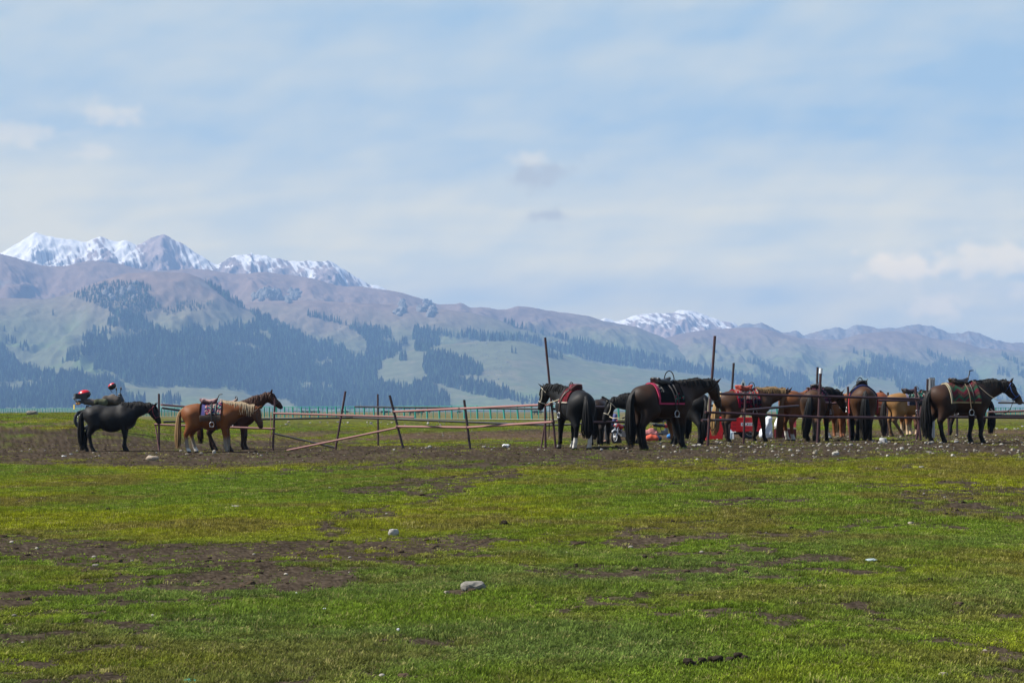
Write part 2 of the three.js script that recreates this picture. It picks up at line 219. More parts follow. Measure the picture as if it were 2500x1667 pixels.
/* ---------- mountains ---------- */
// Each range: crest (frame column, frame row), distance of crest and of foot in metres.
const RANGES = [
  { name: 'mountain', label: 'snow-covered mountain range with white peaks, farthest on the left', kind: 'snow', crest: 8600, foot: 6800, rough: 0.16, seed: 1, pts: [[-900, 700], [-500, 600], [-200, 640], [-60, 650], [3, 616], [45, 592], [78, 571], [90, 568], [114, 577], [150, 581], [180, 585], [207, 591], [222, 585], [244, 578], [261, 584], [288, 590], [312, 588], [333, 597], [354, 589], [378, 578], [397, 574], [420, 583], [444, 595], [468, 610], [486, 622], [507, 635], [531, 647], [545, 640], [558, 629], [575, 623], [597, 622], [606, 621], [613, 616], [619, 622], [644, 623], [665, 629], [683, 632], [717, 639], [744, 637], [768, 639], [792, 638], [804, 636], [819, 644], [837, 655], [858, 668], [879, 682], [900, 694], [940, 706], [1000, 760], [1100, 830], [1300, 960]] },
  { name: 'mountain', label: 'distant mountain with white snow gullies right of the tall leaning pole', kind: 'snow2', crest: 9200, foot: 7500, rough: 0.13, seed: 2, pts: [[1330, 990], [1400, 850], [1440, 790], [1469, 779], [1476, 776], [1500, 783], [1527, 779], [1557, 768], [1587, 765], [1623, 765], [1646, 762], [1673, 755], [1691, 760], [1718, 767], [1748, 779], [1765, 786], [1780, 784], [1795, 791], [1840, 830], [1900, 900], [1960, 990]] },
  { name: 'mountain', label: 'bare rocky ridge on the skyline at far right', kind: 'rock', crest: 8800, foot: 7200, rough: 0.12, seed: 3, pts: [[1700, 990], [1760, 830], [1810, 792], [1825, 789], [1843, 792], [1861, 789], [1884, 798], [1910, 810], [1928, 811], [1946, 808], [1964, 817], [1990, 810], [2017, 803], [2047, 799], [2065, 803], [2092, 792], [2115, 795], [2142, 801], [2196, 800], [2229, 793], [2246, 792], [2262, 795], [2279, 798], [2318, 812], [2345, 812], [2368, 809], [2395, 815], [2428, 828], [2461, 836], [2510, 837], [2600, 830], [2800, 860], [3100, 840], [3400, 900]] },
  { name: 'mountain', label: 'broad brown mountain ridge in front of the snowy peaks', kind: 'brown', crest: 7600, foot: 5300, rough: 0.22, seed: 4, pts: [[-900, 690], [-400, 640], [-120, 625], [0, 619], [18, 624], [57, 635], [100, 647], [130, 651], [165, 648], [210, 638], [240, 636], [285, 643], [330, 654], [378, 661], [440, 657], [510, 658], [560, 668], [600, 668], [645, 664], [702, 671], [750, 676], [786, 686], [820, 697], [870, 699], [930, 706], [975, 713], [1011, 724], [1035, 731], [1068, 742], [1110, 742], [1126, 739], [1149, 751], [1176, 750], [1217, 755], [1238, 754], [1265, 747], [1304, 752], [1367, 762], [1438, 772], [1475, 783], [1521, 792], [1557, 798], [1584, 810], [1614, 822], [1680, 860], [1800, 930], [1950, 990]] },
  { name: 'mountain', label: 'smooth brown mountain ridge on the right, above the bluish forest', kind: 'brown2', crest: 8000, foot: 5800, rough: 0.26, seed: 5, pts: [[1350, 990], [1450, 890], [1560, 845], [1646, 819], [1688, 810], [1736, 804], [1790, 801], [1850, 799], [1900, 812], [1960, 826], [2014, 830], [2056, 828], [2098, 817], [2157, 809], [2187, 809], [2246, 817], [2291, 828], [2336, 831], [2395, 849], [2455, 853], [2500, 858], [2600, 870], [2800, 880], [3100, 920], [3400, 960]] },
  { name: 'hill', label: 'rounded olive-brown hill with dark forest on its slopes, at left', kind: 'dome', crest: 6300, foot: 4600, rough: 0.19, seed: 6, pts: [[-900, 800], [-500, 740], [-150, 722], [0, 727], [60, 728], [105, 731], [150, 722], [200, 702], [260, 682], [300, 669], [390, 663], [450, 666], [486, 677], [510, 692], [555, 722], [585, 745], [630, 767], [690, 800], [744, 822], [786, 842], [855, 872], [950, 900], [1100, 940], [1350, 995]] },
  { name: 'hill', label: 'long green-brown slope behind the strips of forest in the middle', kind: 'slope', crest: 6700, foot: 5200, rough: 0.12, seed: 7, pts: [[300, 960], [450, 800], [600, 740], [750, 733], [850, 738], [960, 744], [1060, 752], [1110, 758], [1165, 767], [1215, 780], [1268, 799], [1334, 820], [1408, 833], [1498, 851], [1587, 871], [1676, 889], [1736, 903], [1795, 918], [1885, 933], [1960, 951], [2050, 978], [2120, 995]] },
  { name: 'hill', label: 'smooth pale green hill sloping down to the right in the middle', kind: 'green', crest: 5700, foot: 4500, rough: 0.035, seed: 8, pts: [[780, 985], [860, 915], [900, 888], [960, 866], [1010, 853], [1060, 845], [1120, 838], [1180, 833], [1239, 831], [1274, 834], [1328, 849], [1408, 876], [1468, 889], [1557, 902], [1646, 911], [1736, 922], [1795, 941], [1855, 960], [1950, 987], [2000, 998]] },
  { name: 'hill', label: 'low green hill at the foot of the large forest on the left', kind: 'low', crest: 4650, foot: 4250, rough: 0.02, seed: 9, pts: [[-700, 985], [-300, 970], [0, 968], [120, 962], [230, 950], [300, 941], [345, 946], [390, 949], [420, 947], [480, 947], [570, 953], [630, 965], [702, 983], [730, 996]] },
  { name: 'hill', label: 'small pale green hill behind the tall white-capped post on the right', kind: 'green2', crest: 6900, foot: 5700, rough: 0.03, seed: 10, pts: [[1600, 960], [1660, 905], [1706, 886], [1765, 882], [1825, 888], [1850, 894], [1868, 905], [1886, 925], [1940, 955], [2000, 990]] },
  { name: 'hill', label: 'pale green hill behind the tan horse on the right', kind: 'green2', crest: 6200, foot: 5300, rough: 0.03, seed: 11, pts: [[1980, 990], [2030, 950], [2053, 928], [2086, 919], [2127, 922], [2172, 928], [2193, 929], [2230, 940], [2300, 965], [2360, 990]] },
];
function curve(pts, x) { let i = 0; while (i < pts.length - 2 && x > pts[i + 1][0]) i++; const a = pts[Math.max(i - 1, 0)], b = pts[i], c = pts[i + 1], d = pts[Math.min(i + 2, pts.length - 1)], t = clamp((x - b[0]) / (c[0] - b[0])); return lerp(cubic(a[1], b[1], c[1], d[1], t), lerp(b[1], c[1], t), 0.5); }
const SNOW1 = [[-900, 1.0], [0, 1.1], [120, 1.1], [180, 0.75], [212, 0.36], [236, 0.5], [290, 0.62], [330, 0.4], [350, 0.1], [392, 0.04], [410, 0.26], [470, 0.45], [525, 0.5], [548, 0.05], [572, 0.12], [600, 0.45], [660, 0.46], [690, 0.3], [722, 0.2], [742, 0.1], [758, 0.6], [774, 0.12], [800, 0.12], [825, 0.3], [870, 0.4], [930, 0.55], [1300, 0.4]];
const SNOW2 = [[1330, 0.5], [1470, 0.75], [1500, 0.72], [1560, 0.36], [1590, 0.5], [1640, 0.26], [1680, 0.46], [1790, 0.52], [1960, 0.3]];
const NT = 130, PX0 = -520, PX1 = 3020, PXS = 4;             // rows up the slope, columns
const crag0 = (X, Z, s) => ridge(X * 26 + s, Z * 14, 3) - 0.5;
for (const R of RANGES) {
  const x0 = Math.max(PX0, R.pts[0][0]), x1 = Math.min(PX1, R.pts[R.pts.length - 1][0]), step = R.kind.startsWith('snow') || R.kind === 'rock' ? 2.5 : PXS, nc = Math.ceil((x1 - x0) / step) + 1, nt = R.kind.startsWith('snow') ? 150 : NT, back = 10;
  const pos = new Float32Array(nc * (nt + back) * 3), hs = R.hs = new Float32Array(nc * (nt + back)), rr = R.rr = [], s = R.seed * 37.1; Object.assign(R, { x0, step, nc, nt: nt + back });
  for (let i = 0; i < nt + back; i++) rr.push(i < nt ? lerp(R.foot, R.crest, i / (nt - 1)) : R.crest + (i - nt + 1) / back * 2500);
  for (let j = 0; j < nc; j++) {
    const px = x0 + j * step, u = (px - CX) / F, Hc = (HY - curve(R.pts, px)) / F * R.crest;
    const jag = R.kind === 'green' || R.kind === 'low' || R.kind === 'green2' ? 0.6 : R.kind.startsWith('snow') || R.kind === 'rock' ? 9 : 3.5;
    for (let i = 0; i < nt + back; i++) {
      const r = rr[i], k = j * (nt + back) + i, X = u * r / 1000, Z = r / 1000; let h;
      if (i < nt) {
        const t = i / (nt - 1), q = t * (1 - t) * 4;
        const alp = R.kind.startsWith('snow') || R.kind === 'rock' ? 0.085 * (ridge(X * 9 + s - 3 * Z, Z * 3 + s, 4) - 0.55) + 0.03 * crag0(X, Z, s) : R.rough > 0.1 ? 0.06 * (ridge(X * 5.5 + s - 1.2 * Z, Z * 1.5 + s, 4) - 0.55) + 0.018 * crag0(X, Z, s) : 0; const spur = ridge(X * 1.15 + s, Z * 0.34 + s, 5) - 0.55, fold = ridge(X * 3.1 + s + 5 + 0.4 * Z, Z * 0.9 + s, 4) - 0.55, crag = fbm(X * 7 + s, Z * 7, 4);
        h = Hc * (0.52 * t + 0.48 * t * t) + Hc * R.rough * (q * (2.1 * spur + 0.9 * fold) + Math.sqrt(q) * 0.28 * crag) + Hc * alp * Math.min(1, q * 2 + 0.08) + Hc * 0.10 * q * fbm(X * 0.8 + s, Z * 0.8, 3);
        if (t > 0.93) h = Math.min(h, Hc * (0.52 * t + 0.48 * t * t) * 1.02);
      } else { const t = (i - nt + 1) / back; h = Hc * (1 - t * t * 0.9 - 0.1 * t) - 20 * t; }
      h += jag * fbm(X * 24 + s, Z * 24, 3) * sstep(0, 60, Hc) - 25 * sstep(60, 0, Hc);
      hs[k] = h; pos.set([u * r, h + EYE, -r], k * 3);
    }
  }
  const idx = []; for (let j = 0; j < nc - 1; j++) for (let i = 0; i < nt + back - 1; i++) { const a = j * (nt + back) + i, b = a + nt + back; idx.push(a, b, a + 1, b, b + 1, a + 1); }
  const g = new THREE.BufferGeometry(); g.setAttribute('position', new THREE.BufferAttribute(pos, 3)); g.setIndex(idx); g.computeVertexNormals(); R.geometry = g;
}
const heightOf = (R, px, r) => { const f = (px - R.x0) / R.step; if (f < 0 || f >= R.nc - 1) return -1e9; const a = R.rr; if (r < a[0] || r > a[a.length - 1]) return -1e9; let i = r <= R.crest ? (r - R.foot) / (R.crest - R.foot) * (R.nt - 11) : R.nt - 11 + (r - R.crest) / 250; i = Math.min(i, R.nt - 1.001); const i0 = Math.floor(i), j0 = Math.floor(f), u = f - j0, v = i - i0, k = j0 * R.nt + i0; return lerp(lerp(R.hs[k], R.hs[k + 1], v), lerp(R.hs[k + R.nt], R.hs[k + R.nt + 1], v), u); };
function hit(px, py) {                                     // where the line of sight meets the slopes
  const e = (HY - py) / F; let best = null;
  for (const R of RANGES) { let prev = -1e9; const st = (R.crest - R.foot) / 140; for (let r = R.foot; r <= R.crest + st; r += st) { if (best && r > best.r) break; const h = heightOf(R, px, r); if (h > -1e8 && h >= e * r) { best = { R, r: r, h }; break; } prev = h; } }
  return best;
}
for (const R of RANGES) {
  const g = R.geometry, n = g.attributes.normal, p = g.attributes.position, col = new Float32Array(p.count * 3), s = R.seed * 11.7;
  if (n.getY(Math.floor(p.count / 2)) < 0) { const ix = g.index.array; for (let i = 0; i < ix.length; i += 3) { const t = ix[i]; ix[i] = ix[i + 1]; ix[i + 1] = t; } g.computeVertexNormals(); }
  const green = [0.125, 0.130, 0.070], lush = [0.118, 0.150, 0.060], brown = [0.215, 0.148, 0.112], dark = [0.125, 0.092, 0.070], rock = [0.20, 0.185, 0.175], snow = [0.74, 0.71, 0.68];
  for (let k = 0; k < p.count; k++) {
    const X = p.getX(k) / 1000, Y = p.getY(k), Z = p.getZ(k) / 1000, ny = n.getY(k), a = fbm(X * 1.3 + s, Z * 1.3, 4), b = fbm(X * 6 + s, Z * 6, 4), c = fbm(X * 22 + s, Z * 22, 3);
    const streak = fbm(X * 34 + s, Z * 4 + 0.002 * Y, 3), elev = Y + 130 * a + 60 * b;
    let q;
    const mix = (A, B, t) => [lerp(A[0], B[0], t), lerp(A[1], B[1], t), lerp(A[2], B[2], t)];
    if (R.kind === 'low' || R.kind === 'green' || R.kind === 'green2') { q = mix(green, lush, sstep(-0.2, 0.3, a + 0.4 * b)); q = mix(q, brown, 0.35 * sstep(0.05, 0.4, b + 0.4 * c)); }
    else {
      const line = R.kind === 'dome' ? 330 : R.kind === 'slope' ? 300 : R.kind === 'brown' ? 330 : 260;
      q = mix(mix(green, lush, sstep(0, 0.35, b)), brown, sstep(line - 130, line + 150, elev));
      q = mix(q, dark, 0.55 * sstep(0.12, 0.4, a + 0.6 * b) * sstep(120, 420, Y));
      q = mix(q, rock, 0.75 * sstep(0.20, 0.42, b + 0.5 * c + 0.9 * (0.62 - ny)) * sstep(200, 460, Y));
    }
    if (R.kind === 'rock') { q = mix([0.19, 0.15, 0.125], rock, sstep(-0.1, 0.3, b + 0.6 * streak)); if (Y > 560 && p.getX(k) > 2200) q = mix(q, [0.34, 0.33, 0.33], 0.7 * sstep(0.0, 0.25, streak + 0.5 * b)); }
    if (R.kind.startsWith('snow')) {
      const two = R.kind === 'snow2', px = CX + F * p.getX(k) / -p.getZ(k), Hc = (HY - curve(R.pts, px)) / F * R.crest, t = Y / Math.max(Hc, 1);
      q = mix([0.33, 0.255, 0.225], [0.20, 0.165, 0.155], sstep(-0.2, 0.3, b + 0.6 * streak));
      const slant = fbm((X - 0.5 * Z) * 15 + s, Z * 2.2 + 0.004 * Y, 4), fine = fbm((X - 0.5 * Z) * 48 + s, Z * 9, 3);
      const cover = curve(two ? SNOW2 : SNOW1, px) + (t - (two ? 0.90 : 0.91)) * 2.6 + 0.8 * slant + 0.95 * fine + 0.3 * b + 0.6 * (ny - 0.8);
      q = mix(q, snow, sstep(0.40, 0.62, cover));
    }
    const fl = fbm(X * 48 + s, Z * 30, 2), j = 1 + 0.30 * c + 0.24 * fl; col.set([q[0] * j, q[1] * j, q[2] * j], k * 3);
  }
  g.setAttribute('color', new THREE.BufferAttribute(col, 3));
  tag(top(R.name, g, matte()), R.label, null, null, 'structure');
}
/* ---------- forest on the slopes ---------- */
function conifer(seed, tiers, seg) {                        // a spruce one unit tall: stem and ragged whorls of boughs
  const r = rng(seed), pos = [], nor = [], tri = (a, b, c) => pos.push(...a, ...b, ...c);
  for (let t = 0; t < tiers; t++) {
    const f = t / tiers, y0 = 0.06 + 0.9 * f, rad = 0.155 * Math.pow(1 - f, 0.8) + 0.012, topY = Math.min(1, y0 + 0.9 / tiers * 1.9), turn = r() * 6;
    for (let i = 0; i < seg; i++) {
      const a0 = turn + i / seg * 2 * Math.PI, a1 = turn + (i + 0.85) / seg * 2 * Math.PI, k = rad * (0.72 + 0.55 * r()), y = y0 - 0.03 * r();
      const m = (a0 + a1) / 2;
      tri([Math.cos(a0) * k * 0.75, y + 0.02, Math.sin(a0) * k * 0.75], [0, topY, 0], [Math.cos(m) * k, y - 0.018, Math.sin(m) * k]);
      tri([Math.cos(m) * k, y - 0.018, Math.sin(m) * k], [0, topY, 0], [Math.cos(a1) * k * 0.75, y + 0.02, Math.sin(a1) * k * 0.75]);
    }
  }
  const g = new THREE.BufferGeometry(); g.setAttribute('position', new THREE.Float32BufferAttribute(pos, 3)); g.computeVertexNormals(); return g;
}
const TREES = [conifer(1, 7, 6), conifer(2, 6, 6), conifer(3, 8, 5)];
const stem = new THREE.CylinderGeometry(0.004, 0.016, 0.5, 5); stem.translate(0, 0.24, 0); stem.deleteAttribute('uv');
const needles = new THREE.MeshLambertMaterial({ color: new THREE.Color().setRGB(0.026, 0.044, 0.024), side: THREE.DoubleSide });
const bark = std(0.07, 0.05, 0.035, 1);
// outlines of the woods, in frame units; share of ground covered; cut-outs are clearings
const WOODS = [
  [[[228, 905], [228, 889], [249, 868], [262, 846], [290, 838], [330, 828], [400, 823], [428, 822], [450, 811], [480, 802], [495, 814], [525, 817], [555, 800], [585, 790], [600, 803], [618, 790], [633, 781], [600, 757], [639, 772], [690, 797], [729, 817], [759, 832], [780, 842], [792, 838], [810, 839], [819, 850], [831, 845], [855, 868], [870, 875], [895, 872], [895, 835], [871, 814], [837, 793], [880, 801], [912, 805], [936, 811], [954, 814], [966, 844], [979, 854], [964, 874], [927, 883], [933, 898], [915, 916], [924, 934], [948, 940], [999, 955], [1017, 937], [1050, 934], [1062, 949], [1071, 964], [1092, 970], [1098, 990], [1098, 1000], [730, 1000], [702, 980], [630, 962], [570, 952], [480, 946], [400, 947], [345, 943], [300, 935], [290, 925], [285, 915], [240, 905]], 1],
  [[[169, 724], [192, 715], [225, 700], [258, 694], [288, 686], [318, 691], [339, 694], [369, 706], [360, 721], [381, 739], [393, 757], [360, 766], [330, 769], [306, 778], [264, 760], [234, 745], [195, 733]], 0.85],
  [[[261, 757], [300, 772], [330, 775], [375, 802], [405, 814], [402, 823], [366, 817], [336, 802], [306, 787], [279, 775]], 0.9],
  [[[261, 781], [285, 792], [288, 802], [264, 799]], 0.9], [[[300, 798], [333, 793], [350, 815], [302, 815]], 0.8], [[[201, 829], [220, 821], [260, 823], [258, 843], [201, 845]], 0.75],
  [[[226, 808], [240, 808], [240, 816], [226, 816]], 0.8], [[[248, 810], [268, 810], [268, 817], [248, 817]], 0.6], [[[162, 870], [192, 865], [192, 882], [160, 886]], 0.8], [[[198, 858], [250, 845], [250, 870], [200, 873]], 0.85],
  [[[500, 692], [515, 694], [545, 718], [585, 742], [604, 757], [580, 752], [540, 725]], 0.8],
  [[[396, 766], [420, 751], [450, 739], [495, 742], [525, 742], [495, 757], [435, 763], [405, 773]], 0.48],
  [[[-60, 830], [0, 844], [18, 868], [45, 892], [81, 910], [132, 916], [130, 933], [45, 931], [0, 937], [-60, 940]], 1],
  [[[-60, 955], [0, 956], [36, 963], [66, 951], [117, 939], [141, 921], [168, 915], [201, 918], [219, 936], [258, 928], [285, 936], [305, 953], [296, 968], [300, 996], [-60, 998]], 1],
  [[[294, 980], [355, 977], [355, 990], [294, 992]], 0.6], [[[395, 976], [440, 974], [440, 992], [395, 992]], 0.5],
  [[[750, 770], [790, 776], [837, 791], [837, 796], [780, 781], [750, 774]], 0.8],
  [[[1009, 806], [1050, 805], [1062, 808], [1089, 817], [1125, 823], [1149, 813], [1170, 819], [1223, 828], [1226, 834], [1170, 834], [1125, 827], [1086, 823], [1066, 820], [1077, 843], [1050, 849], [1047, 862], [1009, 857], [1017, 832], [1006, 829]], 0.95],
  [[[1035, 874], [1056, 865], [1104, 870], [1140, 883], [1161, 895], [1179, 908], [1167, 918], [1122, 919], [1104, 927], [1155, 938], [1200, 944], [1245, 962], [1269, 981], [1215, 975], [1155, 963], [1092, 945], [1050, 933], [1040, 915], [1032, 898]], 1],
  [[[972, 870], [993, 870], [993, 882], [972, 882]], 0.9], [[[978, 831], [993, 838], [993, 847], [975, 847]], 0.7], [[[1270, 962], [1300, 970], [1330, 978], [1335, 992], [1270, 988]], 0.4],
  [[[1190, 822], [1230, 826], [1260, 826], [1268, 818], [1330, 838], [1395, 852], [1400, 840], [1340, 820], [1370, 823], [1400, 831], [1438, 841], [1498, 851], [1587, 871], [1676, 889], [1736, 903], [1795, 918], [1885, 932], [1990, 950], [2000, 978], [1880, 967], [1800, 938], [1736, 920], [1646, 908], [1557, 899], [1498, 891], [1440, 881], [1400, 869], [1330, 849], [1275, 834], [1240, 834], [1190, 828]], 1],
  [[[1215, 780], [1240, 788], [1268, 799], [1334, 817], [1334, 822], [1266, 803], [1235, 792]], 0.5], [[[1331, 863], [1376, 872], [1374, 881], [1331, 872]], 0.75],
  [[[1824, 886], [1860, 890], [1890, 904], [1930, 918], [1965, 923], [1985, 950], [1960, 965], [1890, 945], [1878, 920], [1860, 902]], 0.95],
  [[[2032, 938], [2038, 914], [2056, 905], [2062, 914], [2068, 899], [2095, 905], [2101, 890], [2115, 890], [2121, 905], [2130, 879], [2136, 873], [2166, 879], [2199, 885], [2232, 896], [2264, 902], [2282, 890], [2306, 882], [2345, 890], [2350, 882], [2365, 890], [2377, 914], [2395, 932], [2395, 960], [2193, 956], [2184, 932], [2157, 928], [2092, 919], [2077, 938], [2053, 950]], 0.85],
  [[[2261, 858], [2283, 863], [2303, 876], [2309, 887], [2288, 881], [2268, 870]], 0.5], [[[2080, 860], [2127, 872], [2130, 879], [2098, 869]], 0.5],
  [[[2437, 907], [2450, 905], [2466, 917], [2466, 926], [2437, 922]], 0.5], [[[2487, 901], [2500, 899], [2520, 932], [2487, 922]], 0.5], [[[2446, 868], [2500, 893], [2500, 898], [2455, 877]], 0.5],
  [[[2395, 950], [2440, 945], [2560, 950], [2560, 985], [2395, 985]], 0.3],
];
const CLEAR = [[[440, 827], [505, 833], [505, 842], [470, 839]], [[548, 835], [600, 839], [638, 853], [640, 862], [610, 857], [575, 848]], [[753, 893], [795, 878], [822, 884], [789, 902]], [[625, 809], [650, 808], [668, 824], [660, 836], [640, 827]], [[1471, 853], [1533, 865], [1557, 877], [1596, 880], [1643, 894], [1617, 899], [1572, 885], [1542, 871], [1498, 862]], [[930, 828], [962, 832], [950, 845], [935, 838]], [[2175, 892], [2190, 892], [2190, 900], [2175, 900]]];
const inside = (poly, x, y) => { let c = false; for (let i = 0, j = poly.length - 1; i < poly.length; j = i++) { const [ax, ay] = poly[i], [bx, by] = poly[j]; if ((ay > y) !== (by > y) && x < (bx - ax) * (y - ay) / (by - ay) + ax) c = !c; } return c; };
{
  const r = rng(5), sets = [[], [], []], q = new THREE.Quaternion(), m = new THREE.Matrix4(), Yax = new THREE.Vector3(0, 1, 0);
  for (const [poly, dense] of WOODS) {
    const xs = poly.map((p) => p[0]), ys = poly.map((p) => p[1]), X0 = Math.min(...xs), X1 = Math.max(...xs), Y0 = Math.min(...ys), Y1 = Math.max(...ys);
    const n = Math.round((X1 - X0) * (Y1 - Y0) / 9.5 * dense);
    for (let i = 0; i < n; i++) {
      const px = lerp(X0, X1, r()), py = lerp(Y0, Y1, r()), pick = r(), size = r(), turn = r() * 6.28, wob = 2.2 * noise(px * 0.13, py * 0.13);
      if (!inside(poly, px + wob, py + wob * 0.6) || CLEAR.some((c) => inside(c, px, py))) continue;
      if (px > 716 && px < 815 && py > 935 && py < 965 && noise(px * 0.06, py * 0.1) > -0.1) continue;
      const h = hit(px, py); if (!h) continue;
      const tall = (11 + 20 * size) * (dense < 0.5 || dense === 0.85 && py < 780 ? 0.6 : 1), wide = tall * (0.85 + 0.5 * pick);
      q.setFromAxisAngle(Yax, turn); m.compose(new THREE.Vector3((px - CX) / F * h.r, h.h + EYE - 0.8, -h.r), q, new THREE.Vector3(wide, tall, wide));
      sets[Math.floor(pick * 2.999)].push(m.clone());
    }
  }
  let total = 0; const forest = new THREE.Group(); forest.name = numbered('conifer_forest'); scene.add(forest); tag(forest, 'dark conifer forest covering the lower mountain slopes', 'forest', null, 'stuff');
  sets.forEach((list, k) => { const im = new THREE.InstancedMesh(TREES[k], needles, list.length); im.name = 'trees'; const c = new THREE.Color(), rr = rng(8 + k); list.forEach((mm, i) => { im.setMatrixAt(i, mm); const v = 0.4 + 2.8 * Math.pow(rr(), 2); im.setColorAt(i, c.setRGB(v, v * (0.95 + 0.12 * rr()), v)); }); shadows(im); forest.add(im); total += list.length; });

  // clumps and single spruces out on the open slopes
  const groups = [
    ['spruces in the small clump low on the far left slope', [[14, 838], [19, 834], [26, 833], [31, 836], [36, 839], [28, 841]]],
    ['spruces in the second small clump on the left slope', [[49, 852], [58, 846], [63, 845], [55, 857], [66, 858], [69, 856], [61, 850]]],
    ['single spruces above the main forest on the left', [[289, 831], [298, 831], [358, 826], [152, 888], [275, 833]]],
    ['pair of spruces alone on the pale green hill', [[1250, 862], [1259, 864]]],
    ['spruces strung out at the low right end of the forest strip', [[1277, 981], [1287, 985], [1307, 988], [1315, 985], [1327, 990]]],
    ['spruces dotted over the upper left slope', [[9, 809], [35, 809], [128, 772], [535, 803], [604, 841], [645, 806]]],
  ];
  for (const [what, list] of groups) for (const [px, py] of list) {
    const h = hit(px, py); if (!h) continue; const tall = 17 + 10 * r();
    const t = thing('spruce_tree', what === groups[3][0] ? 'dark spruce standing in a pair alone on the pale green hill' : 'dark spruce among the ' + what, 'tree', [(px - CX) / F * h.r, h.h + EYE - 0.5, -h.r], r() * 6, what);
    const c = part(t, 'crown', TREES[Math.floor(r() * 3)], needles), s = part(t, 'trunk', stem, bark); c.scale.set(tall * 1.15, tall, tall * 1.15); s.scale.copy(c.scale);
  }
  // outcrops and pale boulders on the open slopes
  const rockG = new THREE.IcosahedronGeometry(1, 1); { const p = rockG.attributes.position; for (let i = 0; i < p.count; i++) { const k = 1 + 0.35 * noise(p.getX(i) * 1.7 + 3, p.getY(i) * 1.7 + p.getZ(i)); p.setXYZ(i, p.getX(i) * k, p.getY(i) * k * 0.9, p.getZ(i) * k); } rockG.computeVertexNormals(); }
  const list = [], outc = [[655, 722, 26, 11, 60], [628, 727, 14, 8, 22], [672, 722, 14, 10, 25], [720, 722, 16, 14, 40], [706, 733, 10, 8, 16], [983, 752, 7, 18, 34], [972, 766, 12, 5, 18], [1030, 757, 8, 6, 12], [1055, 763, 10, 12, 20], [1042, 742, 8, 5, 10], [300, 715, 75, 26, 22]];
  for (const [x, y, w, hh, n] of outc) for (let i = 0; i < n; i++) list.push([x + (r() + r() - 1) * w, y + (r() + r() - 1) * hh, 5 + 9 * r()]);
  for (let i = 0; i < 620; i++) { const cl = r(); const cx = cl < 0.5 ? lerp(780, 900, r()) : lerp(1060, 1240, r()), cy = cl < 0.5 ? lerp(740, 900, r()) : lerp(825, 960, r()); list.push([cx + 60 * (r() - 0.5), cy + 30 * (r() - 0.5), 0.8 + 2.2 * r() * r()]); }
  const im = new THREE.InstancedMesh(rockG, std(0.20, 0.19, 0.175, 1), list.length); im.name = numbered('rock_outcrop'); let k = 0;
  for (const [px, py, s] of list) { const h = hit(px, py); if (!h || h.r > 9400) continue; q.setFromAxisAngle(Yax, r() * 6); m.compose(new THREE.Vector3((px - CX) / F * h.r, h.h + EYE, -h.r), q, new THREE.Vector3(s * (0.7 + 0.6 * r()), s * (0.8 + 0.9 * r()), s)); im.setMatrixAt(k++, m); }
  im.count = k; shadows(im); scene.add(im); tag(im, 'pale boulders and crags scattered over the open mountain slopes', 'rocks', null, 'stuff');
}
scene.fog = new THREE.FogExp2(new THREE.Color().setRGB(...HAZE), HAZE_DENSITY);
